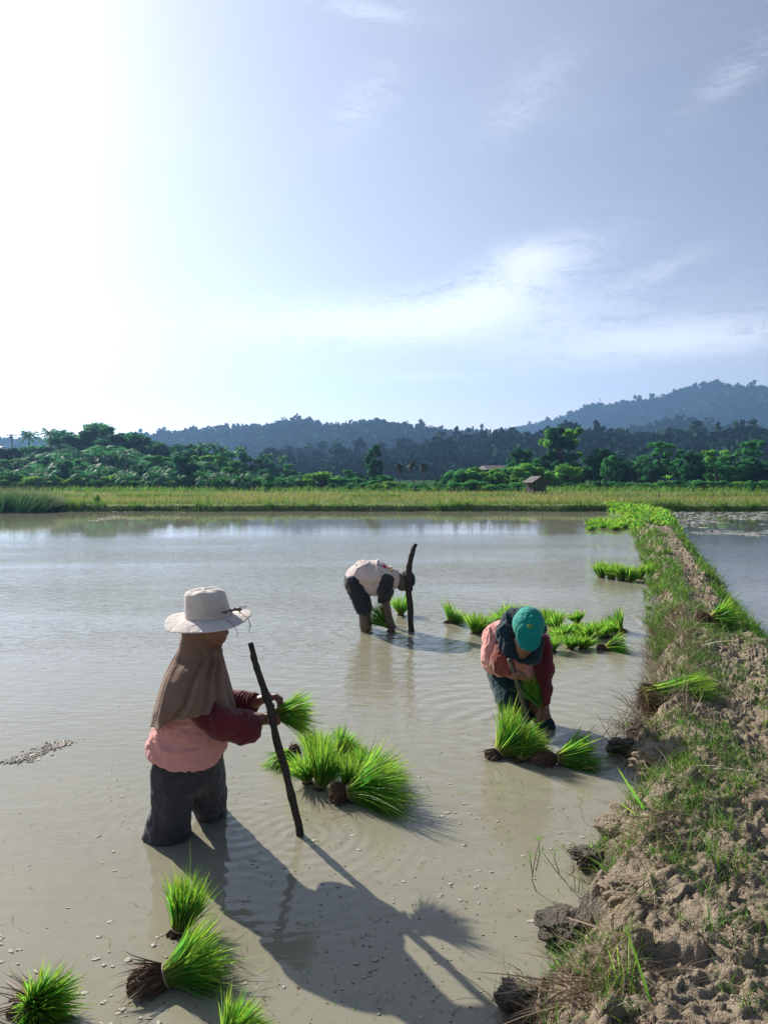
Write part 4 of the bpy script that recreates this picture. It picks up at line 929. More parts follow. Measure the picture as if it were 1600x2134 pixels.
def flat_blades(n, uv, L, W, mat, name, label, seed, z=.004, zz=.002):
    g = np.random.default_rng(seed); P = []
    while len(P) < n:
        u, v = uv(g)
        if on_water(u, v): p = gp(u, v); P.append((p.x, p.y, z))
    a = g.uniform(0, 6.28, n); V, Fc, T = blades(np.array(P), np.stack([np.cos(a), np.sin(a), g.uniform(0, .06, n)], -1), g.uniform(*L, n), g.uniform(*W, n), np.stack([g.normal(0, .15, n), g.normal(0, .15, n), 0 * a], -1), 3, seed, side=np.stack([-np.sin(a), np.cos(a), 0 * a], -1))
    o = link(name, mesh(name, V, Fc, attr=T), mat, kind='stuff'); o['label'] = label
flat_blades(150, lambda g: (g.uniform(0, 1300), g.uniform(1460, 2130)), (.02, .09), (.002, .004), M_seed, 'floating_leaves', 'stray green seedling blades floating on the water', 3)
flat_blades(110, lambda g: (g.uniform(0, 1300), g.uniform(1460, 2130)), (.015, .07), (.0015, .004), M_straw, 'floating_straw', 'bits of straw floating on the water', 5)
flat_blades(70, lambda g: (g.normal(1120, 90), g.normal(1640, 40)), (.03, .12), (.002, .004), M_seed, 'floating_leaves', 'green blades floating in front of the lying seedling bundles', 6)
flat_blades(60, lambda g: (g.normal(700, 60), g.normal(1690, 22)), (.02, .07), (.002, .004), M_straw, 'floating_straw', 'straw floating in front of the seedling heap', 7)
# scum on the far part of the right paddy and along the far left
cs = []; sz = []; g = np.random.default_rng(44)
while len(cs) < 1500:
    u, v = g.uniform(1385, 1660), 1066 + 52 * g.random(); p = gp(u, v)
    if p.x < xr(p.y) + .3 or p.y > 36.4 or fbm(np.array([p.x * .5]), np.array([p.y * .35]), o=3, s=7)[0] + (1104 - v) * .012 < 0: continue
    cs.append((p.x, p.y, .0)); sz.append(.02 + .11 * g.random() ** 2)
M_scum = simple('pond_scum', (.34, .33, .31), (.14, .17, .12), 3, .5, .6, .01, .4)
v, f = blobset(cs, sz, .10, 8); link('pond_scum', mesh('pond_scum', v, f), M_scum, kind='stuff')['label'] = 'pale scum floating on the far part of the right paddy'
cs = []; sz = []
for k in range(110):
    t = g.random(); p = gp(190 + 60 * t + g.normal(0, 6), 1086 - 9 * t + g.normal(0, 1)) if k < 60 else gp(g.uniform(260, 310), g.normal(1080, 1.5)) if k < 80 else gp(g.uniform(230, 500), g.normal(1066, 1))
    cs.append((p.x, p.y, .0)); sz.append(.02 + .06 * g.random())
v, f = blobset(cs, sz, .14, 9); link('floating_froth', mesh('floating_froth', v, f), M_foam, kind='stuff')['label'] = 'streaks of froth near the far bank at left'

# ---- grass and dead stalks on the bund
def bund_tufts(n, y0, y1, dens, L, W, mat, name, label, seed, bl=(6, 14), lean=.28, sink=.01, curl=.35, pw=None):
    g = np.random.default_rng(seed); ly = np.exp(g.uniform(math.log(y0), math.log(y1), n)); a, b_ = xl(ly), xr(ly); s = g.random(n); x = a - .04 + (b_ - a + .1) * s
    k = dens(x, ly, x - a, b_ - x) > g.random(n); x, ly = x[k], ly[k]
    nb = g.integers(*bl, len(x)); X_ = np.repeat(x, nb); Y_ = np.repeat(ly, nb); sc_ = np.repeat(.55 + .9 * g.random(len(x)), nb); m_ = len(X_); td = np.repeat(g.normal(0, .18, (len(x), 2)), nb, 0)
    X_ = X_ + g.normal(0, .012, m_) * (1 + Y_ * .12); Y_ = Y_ + g.normal(0, .012, m_) * (1 + Y_ * .12); Z_ = np.maximum(bund_h(X_, Y_), 0) - sink
    far = 1 + np.clip(Y_ - 6, 0, 30) * .035
    D = np.stack([g.normal(0, lean, m_) + td[:, 0], g.normal(0, lean, m_) + td[:, 1], np.ones(m_)], -1)
    V, Fc, T = blades(np.stack([X_, Y_, Z_], -1), D, g.uniform(*L, m_) * sc_, g.uniform(*W, m_) * far * (1 + np.clip(Y_ - 3, 0, 30) * .08), np.stack([g.normal(0, curl, m_), g.normal(0, curl, m_), -g.uniform(0, .5, m_)], -1), 4, seed)
    o = link(name, mesh(name, V, Fc, attr=T), mat, kind='stuff'); o['label'] = label; return o
nz = lambda x, y, f, s: fbm(x * f, y * f, o=3, s=s)
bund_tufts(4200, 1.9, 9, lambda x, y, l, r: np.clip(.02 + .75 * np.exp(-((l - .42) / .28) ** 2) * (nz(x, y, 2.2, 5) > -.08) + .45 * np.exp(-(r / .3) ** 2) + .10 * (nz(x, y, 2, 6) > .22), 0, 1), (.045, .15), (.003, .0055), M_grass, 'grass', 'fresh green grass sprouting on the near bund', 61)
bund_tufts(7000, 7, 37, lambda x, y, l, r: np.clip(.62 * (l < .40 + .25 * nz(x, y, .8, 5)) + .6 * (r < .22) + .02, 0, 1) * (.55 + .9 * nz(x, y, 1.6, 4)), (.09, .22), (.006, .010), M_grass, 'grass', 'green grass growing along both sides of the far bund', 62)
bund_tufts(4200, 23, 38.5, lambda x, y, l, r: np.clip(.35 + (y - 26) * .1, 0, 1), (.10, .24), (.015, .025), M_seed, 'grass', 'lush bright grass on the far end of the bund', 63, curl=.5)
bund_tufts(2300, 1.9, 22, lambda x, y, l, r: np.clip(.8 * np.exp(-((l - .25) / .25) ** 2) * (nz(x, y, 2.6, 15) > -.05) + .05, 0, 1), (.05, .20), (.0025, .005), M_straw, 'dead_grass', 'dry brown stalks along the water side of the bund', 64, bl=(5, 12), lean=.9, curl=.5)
bund_tufts(520, 4.6, 8.5, lambda x, y, l, r: np.clip(.95 * (l < .42), 0, 1), (.14, .30), (.003, .006), M_straw, 'dead_grass', 'clumps of dry reed like stalks above the seedling bale', 65, bl=(6, 12), lean=.45, curl=.5)
def lying(n, uvf, L, W, name, label, seed, mat, z=.03):
    g = np.random.default_rng(seed); P = []
    while len(P) < n:
        p = gp(*uvf(g), .16); P.append((p.x, p.y, 0))
    P = np.array(P); P[:, 2] = np.maximum(bund_h(P[:, 0], P[:, 1]), 0) + g.uniform(.0, z, n); a = g.normal(.3, .7, n) + np.pi * (g.random(n) < .4)
    V, Fc, T = blades(P, np.stack([np.cos(a), np.sin(a), g.normal(.12, .12, n)], -1), g.uniform(*L, n), g.uniform(*W, n), np.stack([g.normal(0, .2, n), g.normal(0, .2, n), -g.uniform(.05, .3, n)], -1), 5, seed, taper=.4)
    o = link(name, mesh(name, V, Fc, attr=T), mat, kind='stuff'); o['label'] = label
lying(210, lambda g: (g.normal(1215, 70), g.normal(2095, 28)), (.10, .30), (.003, .007), 'dead_grass', 'thatch of long dead leaves lying at the lower right', 71, M_straw, .05)
lying(170, lambda g: (g.normal(1365, 22), g.normal(1795, 30)), (.06, .20), (.002, .005), 'dead_grass', 'tuft of dead stalks below the long green leaves', 72, M_straw, .06)
lying(200, lambda g: (g.normal(1330, 40), g.normal(1510, 22)), (.08, .22), (.003, .005), 'dead_grass', 'dead stalks hanging below the seedling bale', 73, M_straw, .04)
lying(380, lambda g: (g.uniform(1330, 1600), g.uniform(1400, 2130)), (.03, .14), (.0015, .003), 'dead_grass', 'scattered bits of straw trodden into the path', 74, M_straw, .012)

# single plants one can pick out
def plant_at(name, u, v, z, label, cat, leaves, mat, w=.008):
    p = gp(u, v, z); r = empty(name, p, label, cat)
    for k, (u1, v1, dy, bend, ww) in enumerate(leaves):
        q = px(u1, v1, p.y + dy) - p; L = q.length
        d = np.array(tuple(q)) / L; bb = np.array(bend, dtype=float)
        V, Fc, T = blades(np.zeros((1, 3)), (d - bb)[None], np.array([L]), np.array([ww]), bb[None], 10, k, side=np.array([[.9, .3, .3]]), taper=.45, tint=np.array([.5 + .1 * (k % 4)]))
        link('leaf', mesh('leaf', V, Fc, attr=T), mat, r)
    return r
plant_at('sedge_plant', 1378, 1742, .13, 'sedge with three long broad green leaves leaning out over the water', 'plant',
         [(1288, 1602, -.02, (0, 0, .05), .016), (1306, 1630, .0, (-.03, 0, 0), .012), (1284, 1668, -.04, (0, 0, -.05), .010), (1322, 1690, .02, (.05, 0, .04), .008), (1352, 1668, .03, (.05, 0, .06), .007)], M_seed)
plant_at('grass_plant', 1305, 2128, .12, 'tall green grass plant at the bottom right with long arching leaves', 'plant',
         [(1310, 1950, .0, (.02, 0, 0), .006), (1268, 1990, .02, (-.1, 0, .1), .007), (1284, 1960, .0, (.06, 0, 0), .006), (1330, 1975, .02, (.1, 0, -.05), .005)], M_seed)
plant_at('dying_leaf', 1378, 2160, .16, 'single long leaf yellowing at the tip, bottom right', 'plant', [(1308, 1950, .02, (-.06, 0, .12), .013)], M_grass)
plant_at('grass_plant', 1200, 2075, .05, 'short green grass plant beside the thatch of dead leaves', 'plant',
         [(1148, 1985, .0, (-.05, 0, 0), .007), (1175, 2040, .0, (-.05, 0, 0), .006), (1212, 2025, .0, (.02, 0, 0), .007)], M_seed)
# seed head
p = gp(1300, 2134, .14); top = px(1306, 1948, p.y); tip = px(1345, 1935, p.y)
r = empty('seed_head_grass', p, 'brown grass stalk with a nodding seed head at the bottom right', 'plant')
q = [Vector((0, 0, 0)), (top - p) * .5 + Vector((.004, 0, 0)), (top - p) * .95, (top - p) + Vector((.012, 0, .012)), (tip - p) * 1.0]
link('stalk', mesh('stalk', *tube(q, [.002, .0018, .0015, .0012, .0006], 6)), M_straw, r)
n = 46; g = np.random.default_rng(6); t = g.random(n); P = np.array([tuple(((top - p) + Vector((.012, 0, .012))).lerp(tip - p, x)) for x in t])
V, Fc, T = blades(P, np.stack([np.full(n, .6), g.normal(0, .4, n), -g.uniform(.2, 1, n)], -1), g.uniform(.008, .02, n), np.full(n, .004), np.zeros((n, 3)), 2, 6); link('seeds', mesh('seeds', V, Fc, attr=T), M_straw, r, kind='stuff')
# leafy twigs rising from the water
M_twig = simple('twig', (.10, .07, .045), (.06, .04, .03), 30, .8, .3, .002)
def weed(u, v, z, stems, label, seed, leaves=True, name='branching_weed', wl=.028):
    p = gp(u, v, z); r = empty(name, p, label, 'plant'); g = np.random.default_rng(seed)
    for pts in stems:
        Q = [px(a, b_, p.y + dy) - p for a, b_, dy in pts]; link('stem', mesh('stem', *tube(Q, np.linspace(.0022, .001, len(Q)), 5)), M_twig, r)
    if leaves:
        P, D = [], []
        for pts in stems:
            Q = [np.array(tuple(px(a, b_, p.y + dy) - p)) for a, b_, dy in pts]
            for f_ in ([1, 1, 1, 1, 1, .6, .6, .3] if leaves is True else [1] * 5):
                i = f_ * (len(Q) - 1); i0 = int(min(i, len(Q) - 2)); P.append(Q[i0] + (Q[i0 + 1] - Q[i0]) * (i - i0)); D.append(g.normal(0, .7, 3) + [0, 0, .6])
        n = len(P); V, Fc, T = blades(np.array(P), np.array(D), g.uniform(.6, 1.2, n) * wl, np.full(n, .006), g.normal(0, .1, (n, 3)), 3, seed, taper=.5); link('leaves', mesh('leaves', V, Fc, attr=T), M_seed, r, kind='stuff')
    return r
weed(1117, 1858, 0, [[(1117, 1858, 0), (1108, 1835, 0), (1112, 1800, 0), (1120, 1765, 0), (1128, 1745, 0)], [(1110, 1825, 0), (1105, 1800, .01), (1104, 1790, 0)], [(1116, 1815, 0), (1124, 1780, -.01), (1122, 1750, 0)]], 'slender leafy weed standing alone in the water near the bank', 3)
weed(1178, 1838, 0, [[(1178, 1838, 0), (1158, 1815, 0), (1140, 1790, 0), (1130, 1775, 0)], [(1165, 1820, 0), (1155, 1790, 0), (1156, 1770, 0)]], 'bare branching weed leaning left beside the leafy one', 4, True)
weed(1215, 1800, .05, [[(1215, 1800, 0), (1196, 1775, 0), (1175, 1768, 0)], [(1215, 1800, 0), (1200, 1765, 0), (1192, 1755, 0)], [(1215, 1800, 0), (1240, 1770, 0), (1258, 1752, 0)], [(1225, 1790, 0), (1230, 1765, 0)]], 'leafy weed growing on the low dark clod', 5)
weed(1300, 1520, .12, [[(1300, 1520, 0), (1290, 1502, 0), (1245, 1498, 0)], [(1300, 1520, 0), (1270, 1492, 0), (1264, 1525, 0)], [(1302, 1522, 0), (1275, 1508, 0), (1255, 1535, 0), (1250, 1560, 0)], [(1300, 1520, 0), (1285, 1530, 0), (1268, 1560, 0)], [(1300, 1515, 0), (1292, 1490, 0), (1280, 1488, 0)]], 'tangle of bent bare twigs sticking out over the water under the bale', 6, False, 'dry_twigs')
weed(1395, 1140, .2, [[(1395, 1170, 0), (1388, 1150, 0), (1375, 1120, 0)]], 'thin bent twig standing on the far bund', 7, False, 'dry_twig')
def stick(u0, v0, u1, v1, z0, z1, r_, label, mat=None):
    a, b_ = gp(u0, v0, z0), gp(u1, v1, z1); m_ = (a + b_) / 2 + Vector((.01, 0, .012)); o = link('stick', mesh('stick', *tube([Vector((0, 0, 0)), m_ - a, b_ - a], [r_, r_ * .9, r_ * .5], 6)), mat or M_dry, loc=a); tag(o, label, 'stick')
M_dry = simple('dry_twig', (.26, .20, .14), (.19, .14, .10), 30, .8, .3, .002)
stick(1472, 1408, 1520, 1442, .27, .24, .004, 'curved pale twig lying on the path beyond the bale')
stick(1438, 1780, 1502, 1752, .24, .27, .004, 'forked brown twig lying on the path right of the sedge')
stick(1340, 1828, 1305, 1728, .12, .16, .0025, 'thin dry stalk leaning across the broad pitted clod')
# pink snail eggs
M_pink = simple('pink_eggs', (.55, .16, .14), (.45, .12, .11), 200, .5, .6, .003)
for i, (u, v, lab) in enumerate([(1402, 1758, 'small pink cluster of snail eggs on a grass stem'), (1432, 1790, 'pale pink cluster of snail eggs on the mud, lower one'), (1590, 1352, 'pink snail egg cluster at the right edge of the bund')]):
    z = .2; p = gp(u, v, z); vv, ff = blobset([(0, 0, 0), (.004, .002, .006), (-.003, 0, .010)], [.007, .006, .006], .9, 3); tag(link('snail_eggs', mesh('snail_eggs', vv, ff), M_pink, loc=p), lab, 'snail eggs')

# ================================================================ PEOPLE (implicit surfaces meshed once)
class Sdf:
    def __init__(s, lo, hi, h):
        s.lo = np.array(lo, float); s.h = h; s.n = np.ceil((np.array(hi, float) - s.lo) / h).astype(int) + 1
        s.D = np.full(s.n, .5, dtype=np.float32)
    def region(s, lo, hi):
        a = np.clip(np.floor((np.array(lo) - s.lo) / s.h).astype(int), 0, s.n); b_ = np.clip(np.ceil((np.array(hi) - s.lo) / s.h).astype(int) + 1, 0, s.n)
        sl = tuple(slice(a[i], b_[i]) for i in range(3))
        ax = [s.lo[i] + s.h * np.arange(a[i], b_[i]) for i in range(3)]
        return sl, np.meshgrid(*ax, indexing='ij') if all(len(q) for q in ax) else None
    def put(s, sl, d, k, op='add'):
        A = s.D[sl]; d = d.astype(np.float32)
        if op == 'add':
            if k > 0: h = np.clip(.5 + .5 * (A - d) / k, 0, 1); s.D[sl] = A * (1 - h) + d * h - k * h * (1 - h)
            else: s.D[sl] = np.minimum(A, d)
        elif op == 'sub': s.D[sl] = np.maximum(A, -d)
        elif op == 'and': s.D[sl] = np.maximum(A, d)
    def cone(s, a, b, ra, rb, k=.02, sq=None, f=1.0, op='add'):
        """tapered round limb; sq = axis to squash, f = factor along it"""
        a = np.array(tuple(a), float); b = np.array(tuple(b), float); m_ = max(ra, rb) * max(1, f) + k + .03
        sl, G = s.region(np.minimum(a, b) - m_, np.maximum(a, b) + m_)
        if G is None: return s
        P = np.stack(G, -1) - a; ba = b - a
        if sq is not None:
            n_ = np.array(tuple(sq), float); n_ /= np.linalg.norm(n_); P = P + (P @ n_)[..., None] * n_ * (1 / f - 1); ba = ba + (ba @ n_) * n_ * (1 / f - 1)
        L2 = ba @ ba + 1e-9; t = np.clip((P @ ba) / L2, 0, 1); d = np.linalg.norm(P - t[..., None] * ba, axis=-1) - (ra + (rb - ra) * t)
        s.put(sl, d * (min(1, f) if sq is not None else 1), k, op); return s
    def chain(s, pts, rad, k=.02, sq=None, f=1.0):
        for i in range(len(pts) - 1): s.cone(pts[i], pts[i + 1], rad[i], rad[i + 1], k, sq, f)
        return s
    def ell(s, c, r, k=.02, rot=None, op='add'):
        c = np.array(tuple(c), float); r = np.array(r, float); m_ = r.max() + k + .03; sl, G = s.region(c - m_, c + m_)
        if G is None: return s
        P = np.stack(G, -1) - c
        if rot is not None: P = P @ np.array(rot.to_3x3() if hasattr(rot, 'to_3x3') else rot)
        q = np.linalg.norm(P / r, axis=-1); q2 = np.linalg.norm(P / r ** 2, axis=-1); s.put(sl, q * (q - 1) / np.maximum(q2, 1e-6), k, op); return s
    def cut(s, p, n_):
        """keep the side the normal points away from"""
        n_ = np.array(tuple(n_), float); n_ /= np.linalg.norm(n_); ax = [s.lo[i] + s.h * np.arange(s.n[i]) for i in range(3)]
        G = np.meshgrid(*ax, indexing='ij'); d = sum((G[i] - tuple(p)[i]) * n_[i] for i in range(3)); s.D = np.maximum(s.D, d.astype(np.float32)); return s
    def mesh(s, disp=None, smooth=2):
        D = s.D; D[[0, -1]] = np.maximum(D[[0, -1]], .01); D[:, [0, -1]] = np.maximum(D[:, [0, -1]], .01); D[:, :, [0, -1]] = np.maximum(D[:, :, [0, -1]], .01)
        ins = D < 0; nx, ny, nz_ = D.shape
        cs_ = [(i, j, k) for i in (0, 1) for j in (0, 1) for k in (0, 1)]
        cnt = sum(ins[i:nx - 1 + i, j:ny - 1 + j, k:nz_ - 1 + k].astype(np.int8) for i, j, k in cs_)
        act = (cnt > 0) & (cnt < 8); I = np.argwhere(act); idx = np.full(act.shape, -1, np.int64); idx[act] = np.arange(len(I))
        acc = np.zeros((len(I), 3)); ne = np.zeros(len(I))
        for c0 in cs_:
            for ax in range(3):
                if c0[ax]: continue
                c1 = list(c0); c1[ax] = 1; v0 = D[I[:, 0] + c0[0], I[:, 1] + c0[1], I[:, 2] + c0[2]]; v1 = D[I[:, 0] + c1[0], I[:, 1] + c1[1], I[:, 2] + c1[2]]
                m_ = (v0 < 0) != (v1 < 0); t = np.where(m_, v0 / np.where(v0 == v1, 1, v0 - v1), 0); p = np.tile(np.array(c0, float), (len(I), 1)); p[:, ax] += t
                acc += p * m_[:, None]; ne += m_
        V = (I + acc / ne[:, None]) * s.h + s.lo; Fs = []
        for ax in range(3):
            o1, o2 = [(1, 2), (2, 0), (0, 1)][ax]; a = [slice(1, -1)] * 3; a[ax] = slice(0, -1); b_ = list(a); b_[ax] = slice(1, None)
            s0 = ins[tuple(a)]; s1 = ins[tuple(b_)]; m_ = s0 != s1; Q = np.argwhere(m_)
            if not len(Q): continue
            base = Q.copy(); base[:, o1] += 1; base[:, o2] += 1; fl = s0[m_]
            def ix(d1, d2): c_ = base.copy(); c_[:, o1] -= d1; c_[:, o2] -= d2; return idx[c_[:, 0], c_[:, 1], c_[:, 2]]
            q = np.stack([ix(1, 1), ix(0, 1), ix(0, 0), ix(1, 0)], -1); q[~fl] = q[~fl][:, ::-1]; Fs.append(q)
        Fq = np.concatenate(Fs); Fq = Fq[(Fq >= 0).all(1)]
        for _ in range(smooth):
            S = np.zeros_like(V); C = np.zeros(len(V))
            for i in range(4):
                np.add.at(S, Fq[:, i], V[Fq[:, (i + 1) % 4]]); np.add.at(C, Fq[:, i], 1)
                np.add.at(S, Fq[:, (i + 1) % 4], V[Fq[:, i]]); np.add.at(C, Fq[:, (i + 1) % 4], 1)
            V = V * .5 + .5 * S / np.maximum(C, 1)[:, None]
        if disp is not None:
            n_ = np.cross(V[Fq[:, 2]] - V[Fq[:, 0]], V[Fq[:, 3]] - V[Fq[:, 1]]); Nn = np.zeros_like(V)
            for i in range(4): np.add.at(Nn, Fq[:, i], n_)
            V = V + norm(Nn) * disp(V)[:, None]
        return V, Fq
def folds(fr, amp, s=1, st=(1, 1, 1), sharp=True):
    def f(V):
        a = fbm(V[:, 0] * fr * st[0] + .6 * vnoise(V[:, 2] * 6, V[:, 0] * 6, V[:, 1] * 6, s + 50), V[:, 1] * fr * st[1], V[:, 2] * fr * st[2], 3, s)
        return amp * ((1 - np.abs(a) * 3.2).clip(-.6, 1) if sharp else a * 2)
    return f
def addf(*fs): return lambda V: sum(f(V) for f in fs)
def hand(S, wrist, palm, tips, thumb, r=.0085, pr=.030, k=.010):
    """palm and five separate bent fingers; tips: four lists of two points after the knuckle"""
    w_, p_ = np.array(tuple(wrist)), np.array(tuple(palm)); S.cone(w_, p_, .022, pr, .012, sq=tips['n'], f=.62)
    for kn, mid, tp in tips['f']:
        S.cone(p_, kn, .017, r * 1.1, k); S.cone(kn, mid, r * 1.08, r, .004); S.cone(mid, tp, r, r * .82, .004)
    S.cone(w_ * .5 + p_ * .5, thumb[0], .016, r * 1.2, k); S.cone(thumb[0], thumb[1], r * 1.2, r, .004)

def skin(name, c1, c2):
    m, nt, b = newmat(name); tcn = N(nt, 'ShaderNodeTexCoord'); v = tcn.outputs['Object']; c = mixc(nt, ramp(nt, noise(nt, v, 25, 5, .6), [(.35, 0.0), (.7, 1.0)]), c1, c2)
    nt.links.new(c, b.inputs['Base Color']); b.inputs['Roughness'].default_value = .5; b.inputs['Subsurface Weight'].default_value = .08; b.inputs['Subsurface Radius'].default_value = (.01, .004, .002)
    bump(nt, noise(nt, v, 160, 5), .25, .003, b); return m
M_skin = skin('brown_skin', (.24, .115, .070), (.17, .08, .050)); M_skind = skin('muddy_skin', (.13, .085, .06), (.09, .062, .045))
M_pinkshirt = cloth('pink_cotton', (.70, .32, .29), (.60, .27, .25)); M_red = cloth('dark_red_sleeve', (.14, .018, .024), (.075, .014, .02)); M_trous = cloth('charcoal_trousers', (.050, .050, .056), (.034, .034, .040))
M_scarf = cloth('brown_headscarf', (.25, .155, .11), (.20, .125, .09), fold=.5, trans=.08); M_hat = cloth('cream_hat', (.66, .60, .55), (.52, .45, .41), blot=7)
M_teal = cloth('teal_cap', (.0, .27, .215), (.0, .21, .17), rough=.7); M_navy = cloth('navy_cloth', (.012, .030, .042), (.010, .024, .034)); M_tealtr = cloth('dark_teal_trousers', (.006, .038, .044), (.005, .028, .034))
M_grayshirt = cloth('pale_tshirt', (.66, .55, .51), (.58, .48, .45)); M_darksl = cloth('dark_sleeve', (.035, .036, .036), (.026, .026, .027)); M_denim = cloth('dark_denim', (.030, .034, .042), (.020, .023, .030)); M_coral = cloth('coral_sleeve', (.27, .055, .04), (.13, .04, .03)); M_eye = simple('eye_dark', (.02, .015, .012), None, 5, .2, 0, 0, .5); M_brow = simple('dark_hair', (.015, .012, .01), None, 60, .6, .4, .002)
def garment(name, S, mat, parent, org, disp=None, smooth=2):
    V, Fq = S.mesh(disp, smooth); return link(name, mesh(name, V - np.array(tuple(org)), Fq), mat, parent)
def bnd(*pts, m_=.3):
    A = np.array([tuple(p) for p in pts]); return A.min(0) - m_, A.max(0) + m_
Yx = (0, 1, 0)

# ---------------------------------------------------------------- woman in the sun hat
D1 = W1.y
def w(u, v, o=0.0): return px(u, v, D1 + o)
org = Vector((W1.x, W1.y, 0)); wom = empty('person', org, 'woman in a cream sun hat, brown headscarf and pink shirt holding a bunch of seedlings', 'person')
def body1():
    S = Sdf(*bnd(w(330, 1235), w(600, 1745, .35), w(400, 1830, -.25), m_=.07), .0058)
    hc = w(430, 1297); tilt = Matrix.Rotation(R(14), 3, 'Y')
    S.ell(hc, (.096, .076, .112), .01, tilt); S.ell(w(447, 1322), (.062, .056, .062), .03, tilt)            # skull, jaw and cheeks
    S.cone(w(462, 1304), w(474, 1318), .008, .0095, .010, sq=Yx, f=.9); S.ell(w(471, 1320), (.010, .013, .008), .006)   # nose
    S.ell(w(466, 1331), (.012, .020, .0055), .006); S.ell(w(464.5, 1336), (.011, .017, .0055), .006); S.ell(w(455, 1347), (.019, .020, .015), .014)   # lips, chin
    for s_ in (-1, 1): S.ell(w(466, 1304, s_ * .031), (.010, .016, .008), .006, op='sub'); S.ell(w(459, 1304, s_ * .031), (.013, .015, .011), .003); S.ell(w(456, 1320, s_ * .040), (.022, .022, .022), .02); S.ell(w(425, 1308, s_ * .074), (.020, .008, .030), .008)
    S.chain([w(424, 1335), w(410, 1378)], [.050, .056], .03)
    S.chain([w(404, 1400), w(398, 1470), w(392, 1540), w(390, 1600, .02)], [.10, .115, .11, .125], .04, Yx, 1.0)
    S.cone(w(402, 1416, -.09), w(402, 1416, .09), .045, .045, .03)
    rs, re, rw = w(402, 1412, -.13), w(470, 1512, -.185), w(540, 1500, -.02)
    ls, le, lw = w(404, 1412, .13), w(470, 1462, .22), w(533, 1463, .12)
    S.chain([w(408, 1438, -.09), w(427, 1484, -.132), w(462, 1508, -.160), w(505, 1512, -.10), rw, w(552, 1499, .0)], [.042, .042, .040, .034, .029, .024], .015); S.chain([w(408, 1430, .10), w(440, 1445, .17), w(472, 1466, .21), w(500, 1466, .17), lw, w(548, 1457, .10)], [.042, .042, .040, .032, .028, .023], .015)
    # right hand closes on the stems from below, thumb on top
    P = lambda u, v, o: w(u, v, o)
    hand(S, P(545, 1500, 0), P(566, 1499, .025), {'n': (0, 1, 0), 'f': [(P(578, 1490, .0), P(586, 1484, .03), P(582, 1480, .06)), (P(580, 1497, .0), P(588, 1491, .03), P(584, 1487, .062)),
         (P(579, 1504, .005), P(587, 1498, .035), P(583, 1494, .065)), (P(575, 1510, .01), P(582, 1506, .038), P(579, 1502, .062))]}, (P(562, 1485, -.01), P(574, 1479, .0)))
    # left hand reaches from behind, fingers bent down over the stems
    hand(S, P(545, 1457, .10), P(562, 1453, .08), {'n': (0, 0, 1), 'f': [(P(576, 1449, .055), P(587, 1456, .045), P(588, 1467, .04)), (P(575, 1452, .085), P(585, 1459, .075), P(587, 1470, .068)),
         (P(571, 1452, .065), P(580, 1462, .05), P(580, 1473, .05)), (P(572, 1453, .11), P(581, 1462, .10), P(582, 1472, .09))]}, (P(560, 1462, .05), P(570, 1471, .045)))
    S.chain([w(378, 1600, -.03), w(360, 1680, -.02), w(352, 1745, .0), w(350, 1840, 0)], [.075, .068, .055, .045], .02); S.chain([w(412, 1600, .10), w(432, 1680, .20), w(437, 1740, .26), w(437, 1830, .28)], [.085, .066, .052, .045], .03)
    return S
V, Fq = body1().mesh(None, 1); link('body', mesh('body', V - np.array(tuple(org)), Fq), M_skin, wom)
for s_ in (-1, 1): V_, F_ = ICO[2]; c_ = w(464.5, 1304, s_ * .031) - org; link('eye', mesh('eye', V_ * .0085 + np.array(tuple(c_)), F_), M_eye, wom)
# trousers
S = Sdf(*bnd(w(300, 1540), w(480, 1780, .3), w(350, 1830, -.2), m_=.1), .0065)
S.chain([w(392, 1520, .02), w(392, 1560, .02), w(391, 1592, .03)], [.160, .172, .158], .02, Yx, .84)
S.chain([w(367, 1600, -.03), w(359, 1660, -.02), w(353, 1715, .0)], [.116, .098, .092], .018, Yx, 1.0); S.chain([w(352, 1715, .0), w(350, 1752, .0), w(350, 1830, 0)], [.100, .108, .10], .02)
S.chain([w(420, 1600, .08), w(434, 1660, .17), w(439, 1700, .25), w(439, 1800, .27)], [.115, .088, .078, .080], .018)
S.cone(w(318, 1735, -.02), w(306, 1752, -.02), .02, .012, .03)
garment('trousers', S, M_trous, wom, org, addf(folds(7, .007, 3, (1.4, 1, .35)), folds(16, .004, 5, (1.2, 1, .6))))
# shirt
S = Sdf(*bnd(w(315, 1400), w(475, 1610), w(400, 1500, -.2), w(400, 1500, .2), m_=.08), .0062)
S.chain([w(402, 1425), w(400, 1480), w(396, 1525, 0), w(392, 1575, 0), w(394, 1640, 0)], [.125, .135, .160, .184, .190], .04, Yx, .92)
S.ell(w(352, 1555, 0), (.085, .12, .09), .05); S.cut(w(314, 1553, 0), (-.05, .34, -1))
garment('shirt', S, M_pinkshirt, wom, org, addf(folds(9, .008, 13, (.6, .8, 1.5)), folds(20, .003, 15, (1, 1, 1.3))))
